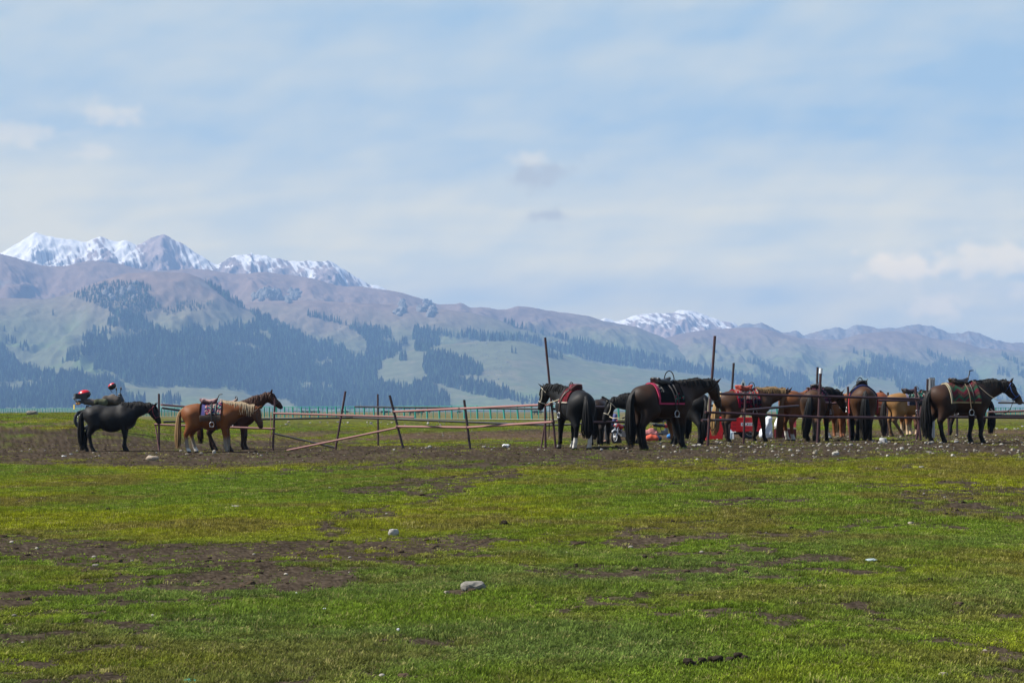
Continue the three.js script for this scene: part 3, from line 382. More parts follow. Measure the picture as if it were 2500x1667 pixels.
/* ---------- grass: short tufts, thick near the camera and thinning out into the sheet beyond ---------- */
{
  const tuft = (seed, n, spread) => {
    const r = rng(seed), pos = [];
    for (let i = 0; i < n; i++) {
      const a = r() * 6.28, d = spread * Math.sqrt(r()), x = Math.cos(a) * d, z = Math.sin(a) * d, h = 0.45 + 0.55 * r(), w = 0.055 + 0.05 * r(), f = r() * 6.28, lean = 0.25 + 0.65 * r(), lx = Math.cos(f) * lean * h, lz = Math.sin(f) * lean * h, wx = -Math.sin(f + r() - 0.5) * w, wz = Math.cos(f + r() - 0.5) * w;
      const A = [x - wx, -0.1, z - wz], B = [x + wx, -0.1, z + wz], C = [x + lx * 0.4 - wx * 0.8, h * 0.6, z + lz * 0.4 - wz * 0.8], D = [x + lx * 0.4 + wx * 0.8, h * 0.6, z + lz * 0.4 + wz * 0.8], E = [x + lx, h * 0.95, z + lz];
      pos.push(...A, ...B, ...C, ...B, ...D, ...C, ...C, ...D, ...E);
    }
    const g = new THREE.BufferGeometry(); g.setAttribute('position', new THREE.Float32BufferAttribute(pos, 3)); g.computeVertexNormals(); return g;
  };
  const blade = new THREE.MeshPhysicalMaterial({ color: 0xffffff, roughness: 0.95, specularIntensity: 0.12, transmission: 0.35, thickness: 0, side: THREE.DoubleSide });
  const grass = new THREE.Group(); grass.name = numbered('grass'); scene.add(grass); tag(grass, 'short green and yellowish grass covering the foreground pasture', 'grass', null, 'stuff');
  const zones = [[8.8, 21, 1500, 0.030, 11, 16, 1.5], [21, 38, 430, 0.042, 21, 16, 1.9], [38, 66, 130, 0.05, 31, 18, 2.2], [66, 135, 13, 0.075, 41, 18, 2.8]];
  const r = rng(99), q = new THREE.Quaternion(), m = new THREE.Matrix4(), Y = new THREE.Vector3(0, 1, 0), v = new THREE.Vector3(), s = new THREE.Vector3(), c = new THREE.Color();
  for (const [d0, d1, per, size, seed, blades, spread] of zones) {
    const half = 1330 / F, n = Math.round(half * (d1 * d1 - d0 * d0) * per), ms = [[], []], cs = [[], []];
    for (let i = 0; i < n; i++) {
      const d = Math.sqrt(lerp(d0 * d0, d1 * d1, r())), x = (r() * 2 - 1) * half * d, z = -d, bare = dirt(x, z), keep = r(), a = r(), b = r(), e = r(), k = r();
      if (keep < (d > 40 ? sstep(0.10, 0.55, bare) : sstep(0.12, 0.95, bare)) * 0.985) continue;
      const lush = 0.5 + fbm(x * 0.9 + 60, z * 0.9, 3), h = size * (0.45 + 0.95 * a * a) * (0.6 + 0.95 * lush) * lerp(1, 0.7, bare), w = size * (0.9 + 0.5 * b);
      q.setFromAxisAngle(Y, e * 6.28); m.compose(v.set(x, G(x, z), z), q, s.set(w, h, w));
      const g = grassTone(x, z), u = 0.42 + 1.35 * k * k + 0.25 * a, straw = b > 0.93 ? 1 : 0, t = i & 1; for (let j = 0; j < 16; j++) ms[t].push(m.elements[j]);
      cs[t].push(lerp(g[0] * 1.4, 0.30, straw * 0.6) * u, lerp(g[1] * 1.4, 0.25, straw * 0.6) * u, lerp(g[2] * 1.1, 0.10, straw * 0.6) * u);
    }
    for (let t = 0; t < 2; t++) { const N = cs[t].length / 3, im = new THREE.InstancedMesh(tuft(seed + t, blades, spread), blade, N); im.instanceMatrix.array.set(ms[t]); im.instanceColor = new THREE.InstancedBufferAttribute(new Float32Array(cs[t]), 3); im.name = 'tufts'; shadows(im); grass.add(im); }
  }
}

/* ---------- stones, dung, litter ---------- */
function stoneShape(seed, flat = 0.62, sharp = 0.3) {
  const g = new THREE.IcosahedronGeometry(0.5, 3), p = g.attributes.position, o = seed * 13.7;
  for (let i = 0; i < p.count; i++) {
    let x = p.getX(i), y = p.getY(i), z = p.getZ(i); const n = fbm(x * 1.9 + o, y * 1.9 + z * 1.3 + o, 2), f = noise(x * 4 + o, z * 4 - y * 3);
    let k = 1 + sharp * n * 1.6 + 0.06 * f; x *= k; y *= k; z *= k; y = Math.min(y, 0.36 + 0.1 * n); y *= flat; x *= 1.05; p.setXYZ(i, x, y, z * 0.85);
  }
  g.computeVertexNormals(); const uvs = g.attributes.uv; if (uvs) g.deleteAttribute('uv'); return g;
}
const STONES = [1, 2, 3, 4, 5, 6].map((k) => stoneShape(k, 0.5 + 0.06 * k, 0.2 + 0.05 * k));
function mottle(g, c, seed, amount = 0.25) { const p = g.attributes.position, col = new Float32Array(p.count * 3); for (let i = 0; i < p.count; i++) { const n = 1 + amount * fbm(p.getX(i) * 5 + seed, p.getY(i) * 5 + p.getZ(i) * 4, 3) * 2; col.set([c[0] * n, c[1] * n, c[2] * n], i * 3); } g.setAttribute('color', new THREE.BufferAttribute(col, 3)); return g; }
const stoneMat = matte();
const PALE = STONES.map((g, i) => mottle(g.clone(), [[0.28, 0.25, 0.21], [0.33, 0.31, 0.28], [0.20, 0.18, 0.15], [0.30, 0.26, 0.20], [0.25, 0.235, 0.22], [0.37, 0.345, 0.30]][i], i));
const STAND = [];                                          // where things already stand (kept clear of stones)
function putStone(name, label, cat, group, px, py, w, h, v, geo, turn = 0.4, sink = 0.25) {
  const [x, z] = gnd(px, py), d = -z, o = top(name, geo ?? PALE[v], stoneMat), W = w / pxAt(d), Hh = h / pxAt(d);
  const bb = (geo ?? PALE[v]); bb.computeBoundingBox(); const sy = bb.boundingBox.max.y - bb.boundingBox.min.y;
  o.scale.set(W, Hh / sy / (1 - sink), W * 0.9); o.rotation.y = turn; o.position.set(x, G(x, z) - bb.boundingBox.min.y * o.scale.y - Hh / (1 - sink) * sink, z); return tag(o, label, cat, group);
}
putStone('stone', 'pale rounded stone alone in the grass above the dark earth band', 'stone', null, 960, 1309, 27, 19, 1);
putStone('rock', 'grey-brown angular rock lying in the middle foreground grass', 'rock', null, 1157, 1444, 54, 21, 2, mottle(stoneShape(12, 0.55, 0.45), [0.20, 0.185, 0.16], 3), 0.2);
putStone('stone', 'flat tan block of stone at the edge of the dark earth, below the first post', 'stone', null, 371, 1126, 30, 12, 3, mottle(stoneShape(15, 0.6, 0.12), [0.36, 0.29, 0.22], 2, 0.15), 0.1);
putStone('boulder', 'large grey boulder on the grassy mound at far left', 'boulder', null, 77, 1014, 27, 11, 0, mottle(stoneShape(17, 0.6, 0.35), [0.22, 0.20, 0.17], 5), 0.6);
putStone('stone', 'flat oval pale stone in the earth before the white-capped post', 'stone', null, 2041, 1111, 18, 9.5, 5);
putStone('stone', 'low buff stone half buried in the left middle grass', 'stone', null, 575, 1240, 24, 6, 0);
putStone('stone', 'small pale stone at the bottom edge near the right corner', 'stone', null, 2306, 1658, 22, 12, 3);
putStone('stone', 'tan stone on the brown patch in the right-hand grass', 'stone', null, 2226, 1277, 14, 6, 3);
putStone('stone', 'small stone in the grass at the left, near the trodden earth', 'stone', null, 232, 1385, 15, 6, 2);
putStone('stone', 'small buff stone left of the grey-brown rock', 'stone', null, 1090, 1454, 12, 9, 3);
putStone('stone', 'thin pale stone in the upper right grass', 'stone', null, 2251, 1143, 12, 4.5, 4);
putStone('rock', 'pale pointed rock at the fence foot between the leaning posts on the right', 'rock', null, 2158, 1082, 20, 12, 1, mottle(stoneShape(23, 0.7, 0.5), [0.40, 0.39, 0.37], 3));
putStone('stone', 'white stone lying at the hooves of the chestnut horse on the left', 'stone', null, 522, 1107, 8, 9, 5);
putStone('stone', 'round white stone on the dark earth under the middle rails', 'stone', null, 1049, 1094, 9, 6.5, 5);
{
  const r = rng(314), rows = [
    ['pale stone strewn along the foot of the right-hand rails', 'stones along the right-hand rails', 108, () => { const px = lerp(1640, 2520, Math.pow(r(), 0.75)); return [px, lerp(1082, 1121, Math.pow(r(), 1.25)) - (px > 2300 ? 1 : 0), 3.2 + 8.5 * Math.pow(r(), 2.6)]; }],
    ['pale stone near the hooves of the black horses in the middle', 'stones by the black horses', 14, () => [lerp(1450, 1700, r()), lerp(1087, 1107, r()), 4 + 9 * r() * r()]],
    ['small pale stone on the dark earth before the left-hand horses', 'stones on the earth at left', 20, () => [lerp(30, 650, r()), lerp(1100, 1117, r()), 3.5 + 6 * r() * r()]],
    ['pale stone on the dark earth under the broken middle rails', 'stones under the middle rails', 17, () => [lerp(960, 1340, r()), lerp(1088, 1101, r()), 3.5 + 8 * r() * r()]],
    ['whitish stone in the row lying in the grass behind the middle rails', 'row of stones behind the middle rails', 34, () => [r() < 0.6 ? lerp(910, 1085, r()) : lerp(680, 910, r()), 1031 + 10 * r() + (r() < 0.15 ? 8 : 0), 3 + 5.5 * r() * r()]],
    ['pale stone on the bare track behind the middle rails', 'stones on the track', 12, () => [lerp(1020, 1440, r()), lerp(1046, 1078, r()), 3.5 + 5 * r() * r()]],
    ['whitish stone in the grass behind the rails at far right', 'stones behind the rails at far right', 9, () => [lerp(2415, 2500, r()), lerp(1036, 1052, r()), 4 + 6 * r() * r()]],
    ['white stone on the crest of the mound at far left', 'stones on the mound', 3, (i) => [[6, 15, 40][i], 1010, 8]],
  ];
  for (const [label, group, n, at] of rows) for (let i = 0; i < n; i++) { const [px, py, w] = at(i), v = Math.floor(r() * 6), k = 0.42 + 0.25 * r(), t = r() * 6.28; const where = px < 1770 ? 'at the foot of the tall upright pole' : px < 2020 ? 'left of the white-capped post' : px < 2255 ? 'between the white-capped post and the leaning posts' : 'before the dark bay horse at far right', big = w > 6.5 ? 'larger' : 'small', rightRow = n === 108; putStone('stone', rightRow ? big + ' pale stone strewn on the ground ' + where : label, 'stone', rightRow ? big + ' stones ' + where : group, px, py, w, w * k, v, null, t); }
  const G0 = new THREE.IcosahedronGeometry(0.5, 1), list = [], q = new THREE.Quaternion(), Y = new THREE.Vector3(0, 1, 0);
  for (let i = 0; i < 5200; i++) { const d = lerp(9, 95, Math.pow(r(), 0.8)), px = lerp(-60, 2560, r()), x = (px - CX) / F * d, z = -d, keep = r(), s = r(), a = r(), near = px > 1600 && d > 36 && d < 60; if (keep > dirt(x, z) * (near ? 1.1 : 0.28) + (near ? 0.15 : 0.0)) continue; list.push([x, z, (0.012 + 0.05 * s * s * s) * (near ? 1.5 : 0.9), a]); }
  const im = new THREE.InstancedMesh(G0, matte({ vertexColors: false }), list.length), m = new THREE.Matrix4(), c = new THREE.Color(); im.name = numbered('gravel');
  list.forEach(([x, z, s, a], i) => { q.setFromAxisAngle(Y, a * 6); m.compose(new THREE.Vector3(x, G(x, z) + s * 0.15, z), q, new THREE.Vector3(s, s * 0.6, s * 0.8)); im.setMatrixAt(i, m); im.setColorAt(i, c.setRGB(0.15 + 0.2 * a, 0.135 + 0.18 * a, 0.11 + 0.155 * a)); });
  shadows(im); scene.add(im); tag(im, 'small pebbles and crumbs strewn over the bare earth', 'gravel', null, 'stuff');
  // clods kicked up along the trodden strip
  const cl = [], cm = matte({ vertexColors: false });
  for (let i = 0; i < 9000; i++) { const d = lerp(9, 62, Math.pow(r(), 0.7)), px = lerp(-60, 2560, r()), x = (px - CX) / F * d, z = -d, keep = r(), s = r(), a = r(); if (keep > dirt(x, z) - 0.35) continue; cl.push([x, z, 0.02 + 0.075 * s * s * s, a]); }
  const ic = new THREE.InstancedMesh(mottle(stoneShape(31, 0.7, 0.4), [1, 1, 1], 1), cm, cl.length); ic.name = numbered('earth_clods'); ic.geometry.deleteAttribute('color');
  cl.forEach(([x, z, s, a], i) => { q.setFromAxisAngle(Y, a * 6); m.compose(new THREE.Vector3(x, G(x, z) + s * 0.1, z), q, new THREE.Vector3(s, s * 0.8, s)); ic.setMatrixAt(i, m); ic.setColorAt(i, c.setRGB(0.045 + 0.03 * a, 0.033 + 0.02 * a, 0.023 + 0.012 * a)); });
  shadows(ic); scene.add(ic); tag(ic, 'dark clods of earth lying on the trodden strips', 'earth', null, 'stuff');
}
const dungMat = matte();
function dung(label, px, py, w, n, seed, group) {
  const r = rng(seed), [x, z] = gnd(px, py), W = w / pxAt(-z), gs = [];
  for (let i = 0; i < n; i++) { const s = W / Math.sqrt(n) * (0.75 + 0.5 * r()), g = stoneShape(seed * 3 + i, 0.85, 0.22); g.scale(s, s, s); const a = r() * 6.28, d = W * 0.42 * Math.sqrt(r()); g.translate(Math.cos(a) * d, s * 0.28 + (i > n * 0.6 ? s * 0.4 : 0), Math.sin(a) * d * 0.7); gs.push(g); }
  const o = top('dung_pile', mottle(mergeGeometries(gs), [0.030, 0.024, 0.018], seed, 0.4), dungMat); o.position.set(x, G(x, z) - 0.005, z); tag(o, label, 'dung', group);
}
dung('largest dark heap of horse dung in the bottom right foreground', 1757, 1630, 60, 10, 3); dung('left heap of horse dung of the three in the bottom right foreground', 1694, 1634, 58, 8, 4); dung('right heap of horse dung of the three in the bottom right foreground', 1806, 1624, 60, 9, 5);
dung('lump of dung beside the pale rounded stone, right of it', 1116, 1291, 16, 5, 6); dung('strung-out dung in the middle of the pasture', 1236, 1285, 30, 6, 7); dung('dung heap on the bare patch right of centre', 1406, 1384, 20, 5, 8); dung('single dung ball in the grass left of the bare patch', 1272, 1402, 11, 3, 9);
dung('rounded dung heap on the brown strip at upper right', 2355, 1233, 15, 5, 10); dung('flat dung on the bare strip in the right middle', 1938, 1294, 24, 5, 11); dung('dark lump of dung low in the right of centre grass', 1643, 1482, 12, 3, 12);
for (const [px, py, w, k] of [[1492, 1370, 14, 13], [1532, 1373, 12, 14], [1575, 1368, 18, 15], [1646, 1281, 14, 16], [228, 1207, 14, 17], [262, 1249, 14, 18], [358, 1207, 10, 19], [2269, 1424, 20, 20], [1880, 1268, 12, 21], [1826, 1398, 20, 22], [610, 1278, 10, 23], [2093, 1134, 8, 24], [780, 1256, 12, 25]]) dung('small dark lump of dung scattered in the grass', px, py, w, 3, k, 'scattered lumps of dung');
{ // litter
  const scrap = (name, label, px, py, w, h, c, seed) => { const g = stoneShape(seed, 0.5, 0.6), o = putStone(name, label, 'litter', null, px, py, w, h, 0, mottle(g, c, seed, 0.1), seed, 0.1); return o; };
  scrap('plastic_bag', 'crumpled white plastic bag on the dark earth left of the tall leaning pole', 1236, 1094, 15, 9, [0.78, 0.78, 0.78], 41);
  scrap('paper_scrap', 'white scrap in the lower left grass', 972, 1541, 10, 9, [0.6, 0.6, 0.6], 42); scrap('paper_scrap', 'white scrap by the brown patches at lower left', 722, 1456, 8, 7, [0.6, 0.6, 0.6], 43); scrap('paper_scrap', 'white scrap a little right of the lower left brown patches', 793, 1494, 8, 7, [0.55, 0.55, 0.57], 44);
  scrap('plastic_strip', 'long pale strip of plastic lying in the right foreground grass', 2128, 1371, 34, 8, [0.30, 0.36, 0.36], 45); scrap('plastic_scrap', 'teal scrap at the bottom edge on the left', 462, 1664, 40, 6, [0.06, 0.30, 0.24], 46);
  scrap('paper_scrap', 'white scrap on the earth below the black horse at left', 155, 1116, 12, 3.5, [0.7, 0.68, 0.66], 47);
}
/* ---------- horses ---------- */
function surfaceNets(sdf, lo, hi, h) {                      // closed surface of a distance field
  const n = [0, 1, 2].map((k) => Math.ceil((hi[k] - lo[k]) / h) + 1), [nx, ny, nz] = n, val = new Float32Array(nx * ny * nz), id = (i, j, k) => i + nx * (j + ny * k);
  for (let k = 0; k < nz; k++) for (let j = 0; j < ny; j++) for (let i = 0; i < nx; i++) val[id(i, j, k)] = sdf(lo[0] + i * h, lo[1] + j * h, lo[2] + k * h);
  const at = new Int32Array(nx * ny * nz).fill(-1), pos = [], idx = [], C = [[0, 0, 0], [1, 0, 0], [0, 1, 0], [1, 1, 0], [0, 0, 1], [1, 0, 1], [0, 1, 1], [1, 1, 1]], E = [[0, 1], [2, 3], [4, 5], [6, 7], [0, 2], [1, 3], [4, 6], [5, 7], [0, 4], [1, 5], [2, 6], [3, 7]];
  const v = new Float32Array(8);
  for (let k = 0; k < nz - 1; k++) for (let j = 0; j < ny - 1; j++) for (let i = 0; i < nx - 1; i++) {
    let m = 0; for (let c = 0; c < 8; c++) { v[c] = val[id(i + C[c][0], j + C[c][1], k + C[c][2])]; if (v[c] < 0) m |= 1 << c; }
    if (m === 0 || m === 255) continue;
    let x = 0, y = 0, z = 0, q = 0; for (const [a, b] of E) if ((v[a] < 0) !== (v[b] < 0)) { const t = v[a] / (v[a] - v[b]); x += lerp(C[a][0], C[b][0], t); y += lerp(C[a][1], C[b][1], t); z += lerp(C[a][2], C[b][2], t); q++; }
    at[id(i, j, k)] = pos.length / 3; pos.push(lo[0] + (i + x / q) * h, lo[1] + (j + y / q) * h, lo[2] + (k + z / q) * h);
  }
  for (let k = 1; k < nz - 1; k++) for (let j = 1; j < ny - 1; j++) for (let i = 1; i < nx - 1; i++) {
    const a = val[id(i, j, k)] < 0, quad = (p, q, r, s, f) => { if (p < 0 || q < 0 || r < 0 || s < 0) return; f ? idx.push(p, q, r, p, r, s) : idx.push(p, r, q, p, s, r); };
    if (a !== val[id(i + 1, j, k)] < 0) quad(at[id(i, j - 1, k - 1)], at[id(i, j, k - 1)], at[id(i, j, k)], at[id(i, j - 1, k)], a);
    if (a !== val[id(i, j + 1, k)] < 0) quad(at[id(i - 1, j, k - 1)], at[id(i - 1, j, k)], at[id(i, j, k)], at[id(i, j, k - 1)], a);
    if (a !== val[id(i, j, k + 1)] < 0) quad(at[id(i - 1, j - 1, k)], at[id(i, j - 1, k)], at[id(i, j, k)], at[id(i - 1, j, k)], a);
  }
  const g = new THREE.BufferGeometry(); g.setAttribute('position', new THREE.Float32BufferAttribute(pos, 3)); g.setIndex(idx); g.computeVertexNormals(); return g;
}
function boneField(bones) {                                 // tapered capsules joined by a smooth minimum; last entry squashes the width
  return (x, y, z) => {
    let d = 1e3;
    for (const b of bones) {
      const sz = b[9] ?? 1, px = x - b[0], py = y - b[1], pz = (z - b[2]) * sz, ex = b[4] - b[0], ey = b[5] - b[1], ez = (b[6] - b[2]) * sz;
      const t = clamp((px * ex + py * ey + pz * ez) / (ex * ex + ey * ey + ez * ez + 1e-9)), qx = px - ex * t, qy = py - ey * t, qz = pz - ez * t, c = Math.sqrt(qx * qx + qy * qy + qz * qz) - lerp(b[3], b[7], t), k = b[8] ?? 0.06;
      const h = Math.max(k - Math.abs(d - c), 0) / k; d = Math.min(d, c) - h * h * k * 0.25;
    }
    return d;
  };
}
const V = (x, y, z) => new THREE.Vector3(x, y, z);
function strand(pts, r0, r1, seg = 4, sides = 4, flat = 1) { // a lock of hair, strap or rope along points
  const c = new THREE.CatmullRomCurve3(pts), g = new THREE.TubeGeometry(c, seg * (pts.length - 1), 1, sides, false), p = g.attributes.position, n = g.attributes.normal, rows = seg * (pts.length - 1) + 1, q = V();
  for (let i = 0; i < rows; i++) { const t = i / (rows - 1); c.getPointAt(t, q); const r = lerp(r0, r1, t); for (let j = 0; j <= sides; j++) { const k = i * (sides + 1) + j; p.setXYZ(k, q.x + n.getX(k) * r, q.y + n.getY(k) * r * 1, q.z + n.getZ(k) * r * flat); } }
  g.deleteAttribute('uv'); g.computeVertexNormals(); return g;
}
const hairMat = (c, rough = 0.55) => new THREE.MeshPhysicalMaterial({ color: new THREE.Color().setRGB(c[0], c[1], c[2]), roughness: rough, specularIntensity: 0.4 });
const coat = new THREE.MeshPhysicalMaterial({ vertexColors: true, roughness: 0.6, specularIntensity: 0.4 });
const leather = std(0.018, 0.014, 0.012, 0.45), leatherBrown = std(0.05, 0.025, 0.014, 0.5), steel = std(0.45, 0.45, 0.46, 0.35, { metalness: 0.9 }), ropePale = std(0.40, 0.33, 0.22, 0.9), ropeDark = std(0.03, 0.028, 0.026, 0.9);
const eyeG = new THREE.SphereGeometry(0.021, 8, 6), eyeM = std(0.006, 0.005, 0.004, 0.15);
const HORSES = {};
function makeHorse(key, o) {
  const R = (a) => a * Math.PI / 180, ne = R(o.neck ?? 18), ny = R(o.neckYaw ?? 0), len = o.neckLen ?? 0.80, hp = R(o.head ?? 55), hy = R((o.neckYaw ?? 0) + (o.headYaw ?? 0));
  const base = V(0.50, 1.17, 0), nd = V(Math.cos(ne) * Math.cos(ny), Math.sin(ne), Math.cos(ne) * Math.sin(ny)), poll = base.clone().addScaledVector(nd, len), hd = V(Math.cos(hp) * Math.cos(hy), -Math.sin(hp), Math.cos(hp) * Math.sin(hy)), hup = V(Math.sin(hp) * Math.cos(hy), Math.cos(hp), Math.sin(hp) * Math.sin(hy)), hs = V(-Math.sin(hy), 0, Math.cos(hy));
  const H = (a, u, s = 0) => poll.clone().addScaledVector(hd, a).addScaledVector(hup, u).addScaledVector(hs, s);
  const B = [], bone = (a, ra, b, rb, k, sz) => B.push([a.x, a.y, a.z, ra, b.x, b.y, b.z, rb, k, sz]);
  const fat = o.fat ?? 1, br = 0.335 * fat, by = 0.975 + (1 - fat) * 0.3, cr = 0.5 + 0.5 * fat;
  bone(V(-0.48, 1.06, 0), 0.30 * (0.3 + 0.7 * cr), V(0.02, by, 0), br, 0.1, 1.14); bone(V(0.02, by, 0), br, V(0.40, 1.01, 0), 0.315 * cr, 0.1, 1.16);
  bone(V(-0.60, 1.13, 0), 0.225, V(-0.36, 1.19, 0), 0.195, 0.1, 0.92); bone(V(-0.36, 1.19, 0), 0.18, V(0.12, 1.17, 0), 0.155, 0.1); bone(V(0.10, 1.20, 0), 0.14, V(0.38, 1.29, 0), 0.13, 0.1);
  bone(V(0.40, 1.02, 0), 0.30 * cr, V(0.56, 1.04, 0), 0.235, 0.1, 1.05);
  bone(V(0.44, 1.15, 0), 0.265, base.clone().lerp(poll, 0.5).add(V(0, 0.0, 0)), 0.175, 0.12, 1.45); bone(base.clone().lerp(poll, 0.42), 0.18, poll.clone().add(V(0, -0.03, 0)), 0.108, 0.08, 1.35);
  bone(V(0.34, 1.29, 0), 0.11, base.clone().lerp(poll, 0.6).addScaledVector(V(-nd.y * Math.cos(ny), Math.cos(ne), -nd.y * Math.sin(ny)), 0.10), 0.07, 0.1, 1.5);   // crest
  bone(H(0, 0), 0.098, H(0.17, -0.015), 0.112, 0.06, 1.05); bone(H(0.17, 0), 0.10, H(0.40, 0.005), 0.068, 0.06); bone(H(0.40, 0.0), 0.07, H(0.515, -0.012), 0.062, 0.05);
  bone(H(0.10, -0.085), 0.088, H(0.25, -0.085), 0.062, 0.06, 1.1); bone(H(0.25, -0.07), 0.055, H(0.49, -0.05), 0.042, 0.06);
  const legs = o.legs ?? [0, 0, 0, 0], bend = o.bend ?? [0, 0, 0, 0];   // forward offset of each foot: front near (z+), front far, hind near, hind far
  [1, -1].forEach((s, i) => { const f = legs[i], hi = legs[2 + i], b = bend[2 + i];
    bone(V(0.46, 1.02, s * 0.15), 0.17, V(0.42, 0.80, s * 0.165), 0.115, 0.08, 1.1); bone(V(0.42, 0.80, s * 0.165), 0.105, V(0.45 + f * 0.45, 0.455, s * 0.155), 0.062, 0.06); bone(V(0.45 + f * 0.45, 0.455, s * 0.155), 0.06, V(0.44 + f * 0.85, 0.17, s * 0.15), 0.045, 0.03); bone(V(0.44 + f * 0.85, 0.17, s * 0.15), 0.05, V(0.485 + f, 0.06, s * 0.15), 0.05, 0.03); bone(V(0.485 + f, 0.075, s * 0.15), 0.052, V(0.50 + f, 0.035, s * 0.15), 0.064, 0.02);
    bone(V(-0.50, 1.05, s * 0.13), 0.22, V(-0.40 + hi * 0.2, 0.82, s * 0.165), 0.165, 0.08, 1.05); bone(V(-0.44 + hi * 0.2, 0.82, s * 0.165), 0.15, V(-0.64 + hi * 0.6 - b * 0.2, 0.535, s * 0.15), 0.068, 0.07); bone(V(-0.50, 0.92, s * 0.14), 0.17, V(-0.62 + hi * 0.55 - b * 0.2, 0.60, s * 0.15), 0.06, 0.08); bone(V(-0.655 + hi * 0.6 - b * 0.2, 0.53, s * 0.15), 0.062, V(-0.61 + hi * 0.95 , 0.18, s * 0.15), 0.047, 0.03); bone(V(-0.61 + hi * 0.95, 0.18, s * 0.15), 0.052, V(-0.565 + hi, 0.06, s * 0.15), 0.052, 0.03); bone(V(-0.565 + hi, 0.075, s * 0.15), 0.054, V(-0.55 + hi, 0.035, s * 0.15), 0.066, 0.02);
  });
  const field = boneField(B), sdf = (x, y, z) => Math.max(field(x, y, z), -y);
  const reach = [Math.min(poll.x, H(0.6, 0).x, -0.95), Math.max(poll.x, H(0.6, 0).x, 0.95)], zr = [Math.min(poll.z, H(0.6, 0).z, -0.42) - 0.18, Math.max(poll.z, H(0.6, 0).z, 0.42) + 0.18], topY = Math.max(poll.y, 1.45) + 0.2;
  let g = surfaceNets(sdf, [reach[0] - 0.15, -0.04, zr[0]], [reach[1] + 0.15, topY, zr[1]], 0.029);
  const ears = [1, -1].map((s) => { const e = new THREE.ConeGeometry(0.042, 0.155, 6, 2); e.scale(1, 1, 0.6); e.deleteAttribute('uv'); const f = V(0, 1, 0), dir = hup.clone().multiplyScalar(0.8).addScaledVector(hd, o.ears ?? -0.35).addScaledVector(hs, s * 0.32).normalize(); e.applyQuaternion(new THREE.Quaternion().setFromUnitVectors(f, dir)); const c = H(0.0, 0.105, s * 0.062).addScaledVector(dir, 0.055); e.translate(c.x, c.y, c.z); return e; });
  g = mergeGeometries([g, ...ears]);
  const p = g.attributes.position, col = new Float32Array(p.count * 3), C = o.coat, mix = (a, b, t) => [0, 1, 2].map((i) => lerp(a[i], b[i], t)), seed = key.length * 3 + C.body[0] * 900;
  for (let i = 0; i < p.count; i++) {
    const x = p.getX(i), y = p.getY(i), z = p.getZ(i); let c = C.body; const n = fbm(x * 2.2 + seed, y * 2.2 + z * 1.7, 3);
    if (C.flank) c = mix(c, C.flank, clamp(0.55 * sstep(0.3, -0.35, n) ));
    if (y < 0.75) { const fore = x > 0, near = z > 0, w = C.socks?.[(fore ? 0 : 2) + (near ? 0 : 1)] ?? 0; if (C.points) c = mix(c, C.points, sstep(0.66 + 0.1 * n, 0.46 + 0.1 * n, y)); if (C.lower) c = mix(c, C.lower, sstep(0.5, 0.3, y + 0.1 * n)); if (w && y > 0.055 && y < w + 0.06 * n) c = [0.60, 0.56, 0.50]; if (y < 0.05) c = [0.03, 0.026, 0.022]; }
    const a = (x - poll.x) * hd.x + (y - poll.y) * hd.y + (z - poll.z) * hd.z; if (a > 0.02 && x > 0.55) { if (C.face) c = mix(c, C.face, sstep(0.0, 0.2, a)); c = mix(c, C.muzzle ?? mix(c, [0.015, 0.013, 0.012], 0.7), sstep(0.40, 0.52, a)); if (C.blaze && Math.abs((x - poll.x) * hs.x + (z - poll.z) * hs.z) < 0.03 && (x - poll.x) * hup.x + (y - poll.y) * hup.y > 0.03) c = [0.6, 0.57, 0.52]; }
    const k = 1 + 0.18 * n; col.set([c[0] * k, c[1] * k, c[2] * k], i * 3);
  }
  g.setAttribute('color', new THREE.BufferAttribute(col, 3));
  const s = o.size ?? 1, [X, Y0, Z] = o.at ? on(o.at[0], o.at[1]) : [0, 0, 0], yaw = R(o.yaw ?? 0);
  const t = thing('horse', o.label, 'horse', [X, Y0 - 0.015, Z], yaw, o.group); t.scale.setScalar(s);
  part(t, 'body', g, coat);
  // hair
  const r = rng(key.length * 131 + Math.round(o.at[0])), locks = [], up = V(-nd.y * Math.cos(ny), Math.cos(ne), -nd.y * Math.sin(ny)), side = o.maneSide ?? 1, sideV = V(-Math.sin(ny), 0, Math.cos(ny)).multiplyScalar(side);
  const surf = (c, d) => { let a = 0; const q = c.clone(); for (let i = 0; i < 24; i++) { const v = field(q.x, q.y, q.z); if (v > -0.004) break; q.addScaledVector(d, Math.max(-v, 0.006)); } return q; };
  const mane = o.mane ?? 1;
  for (let i = 0; i < 54; i++) {
    const f = i / 53, c = V(0.40, 1.22, 0).lerp(poll, f * 0.98), a = surf(c, up), L = mane * (0.17 + 0.15 * r()) * (1 - 0.25 * f), sw = (r() - 0.5) * 0.10, u0 = 0.02 + 0.03 * r();
    const m1 = a.clone().addScaledVector(up, u0).addScaledVector(sideV, 0.03), m2 = a.clone().addScaledVector(sideV, 0.09 + 0.03 * r()).add(V(sw * 0.5, -L * 0.45, 0)), m3 = a.clone().addScaledVector(sideV, 0.125 + 0.03 * r()).add(V(sw, -L, 0));
    locks.push(strand([a.clone().addScaledVector(up, -0.02), m1, m2, m3], 0.021, 0.005, 2, 4, 1));
    if (i % 2 === 0) locks.push(strand([a.clone().addScaledVector(up, -0.03), a.clone().addScaledVector(up, 0.035 + 0.03 * r()).addScaledVector(nd, -0.03), a.clone().addScaledVector(up, 0.02).addScaledVector(nd, -0.09).addScaledVector(sideV, -0.03)], 0.026, 0.01, 2, 4));
  }
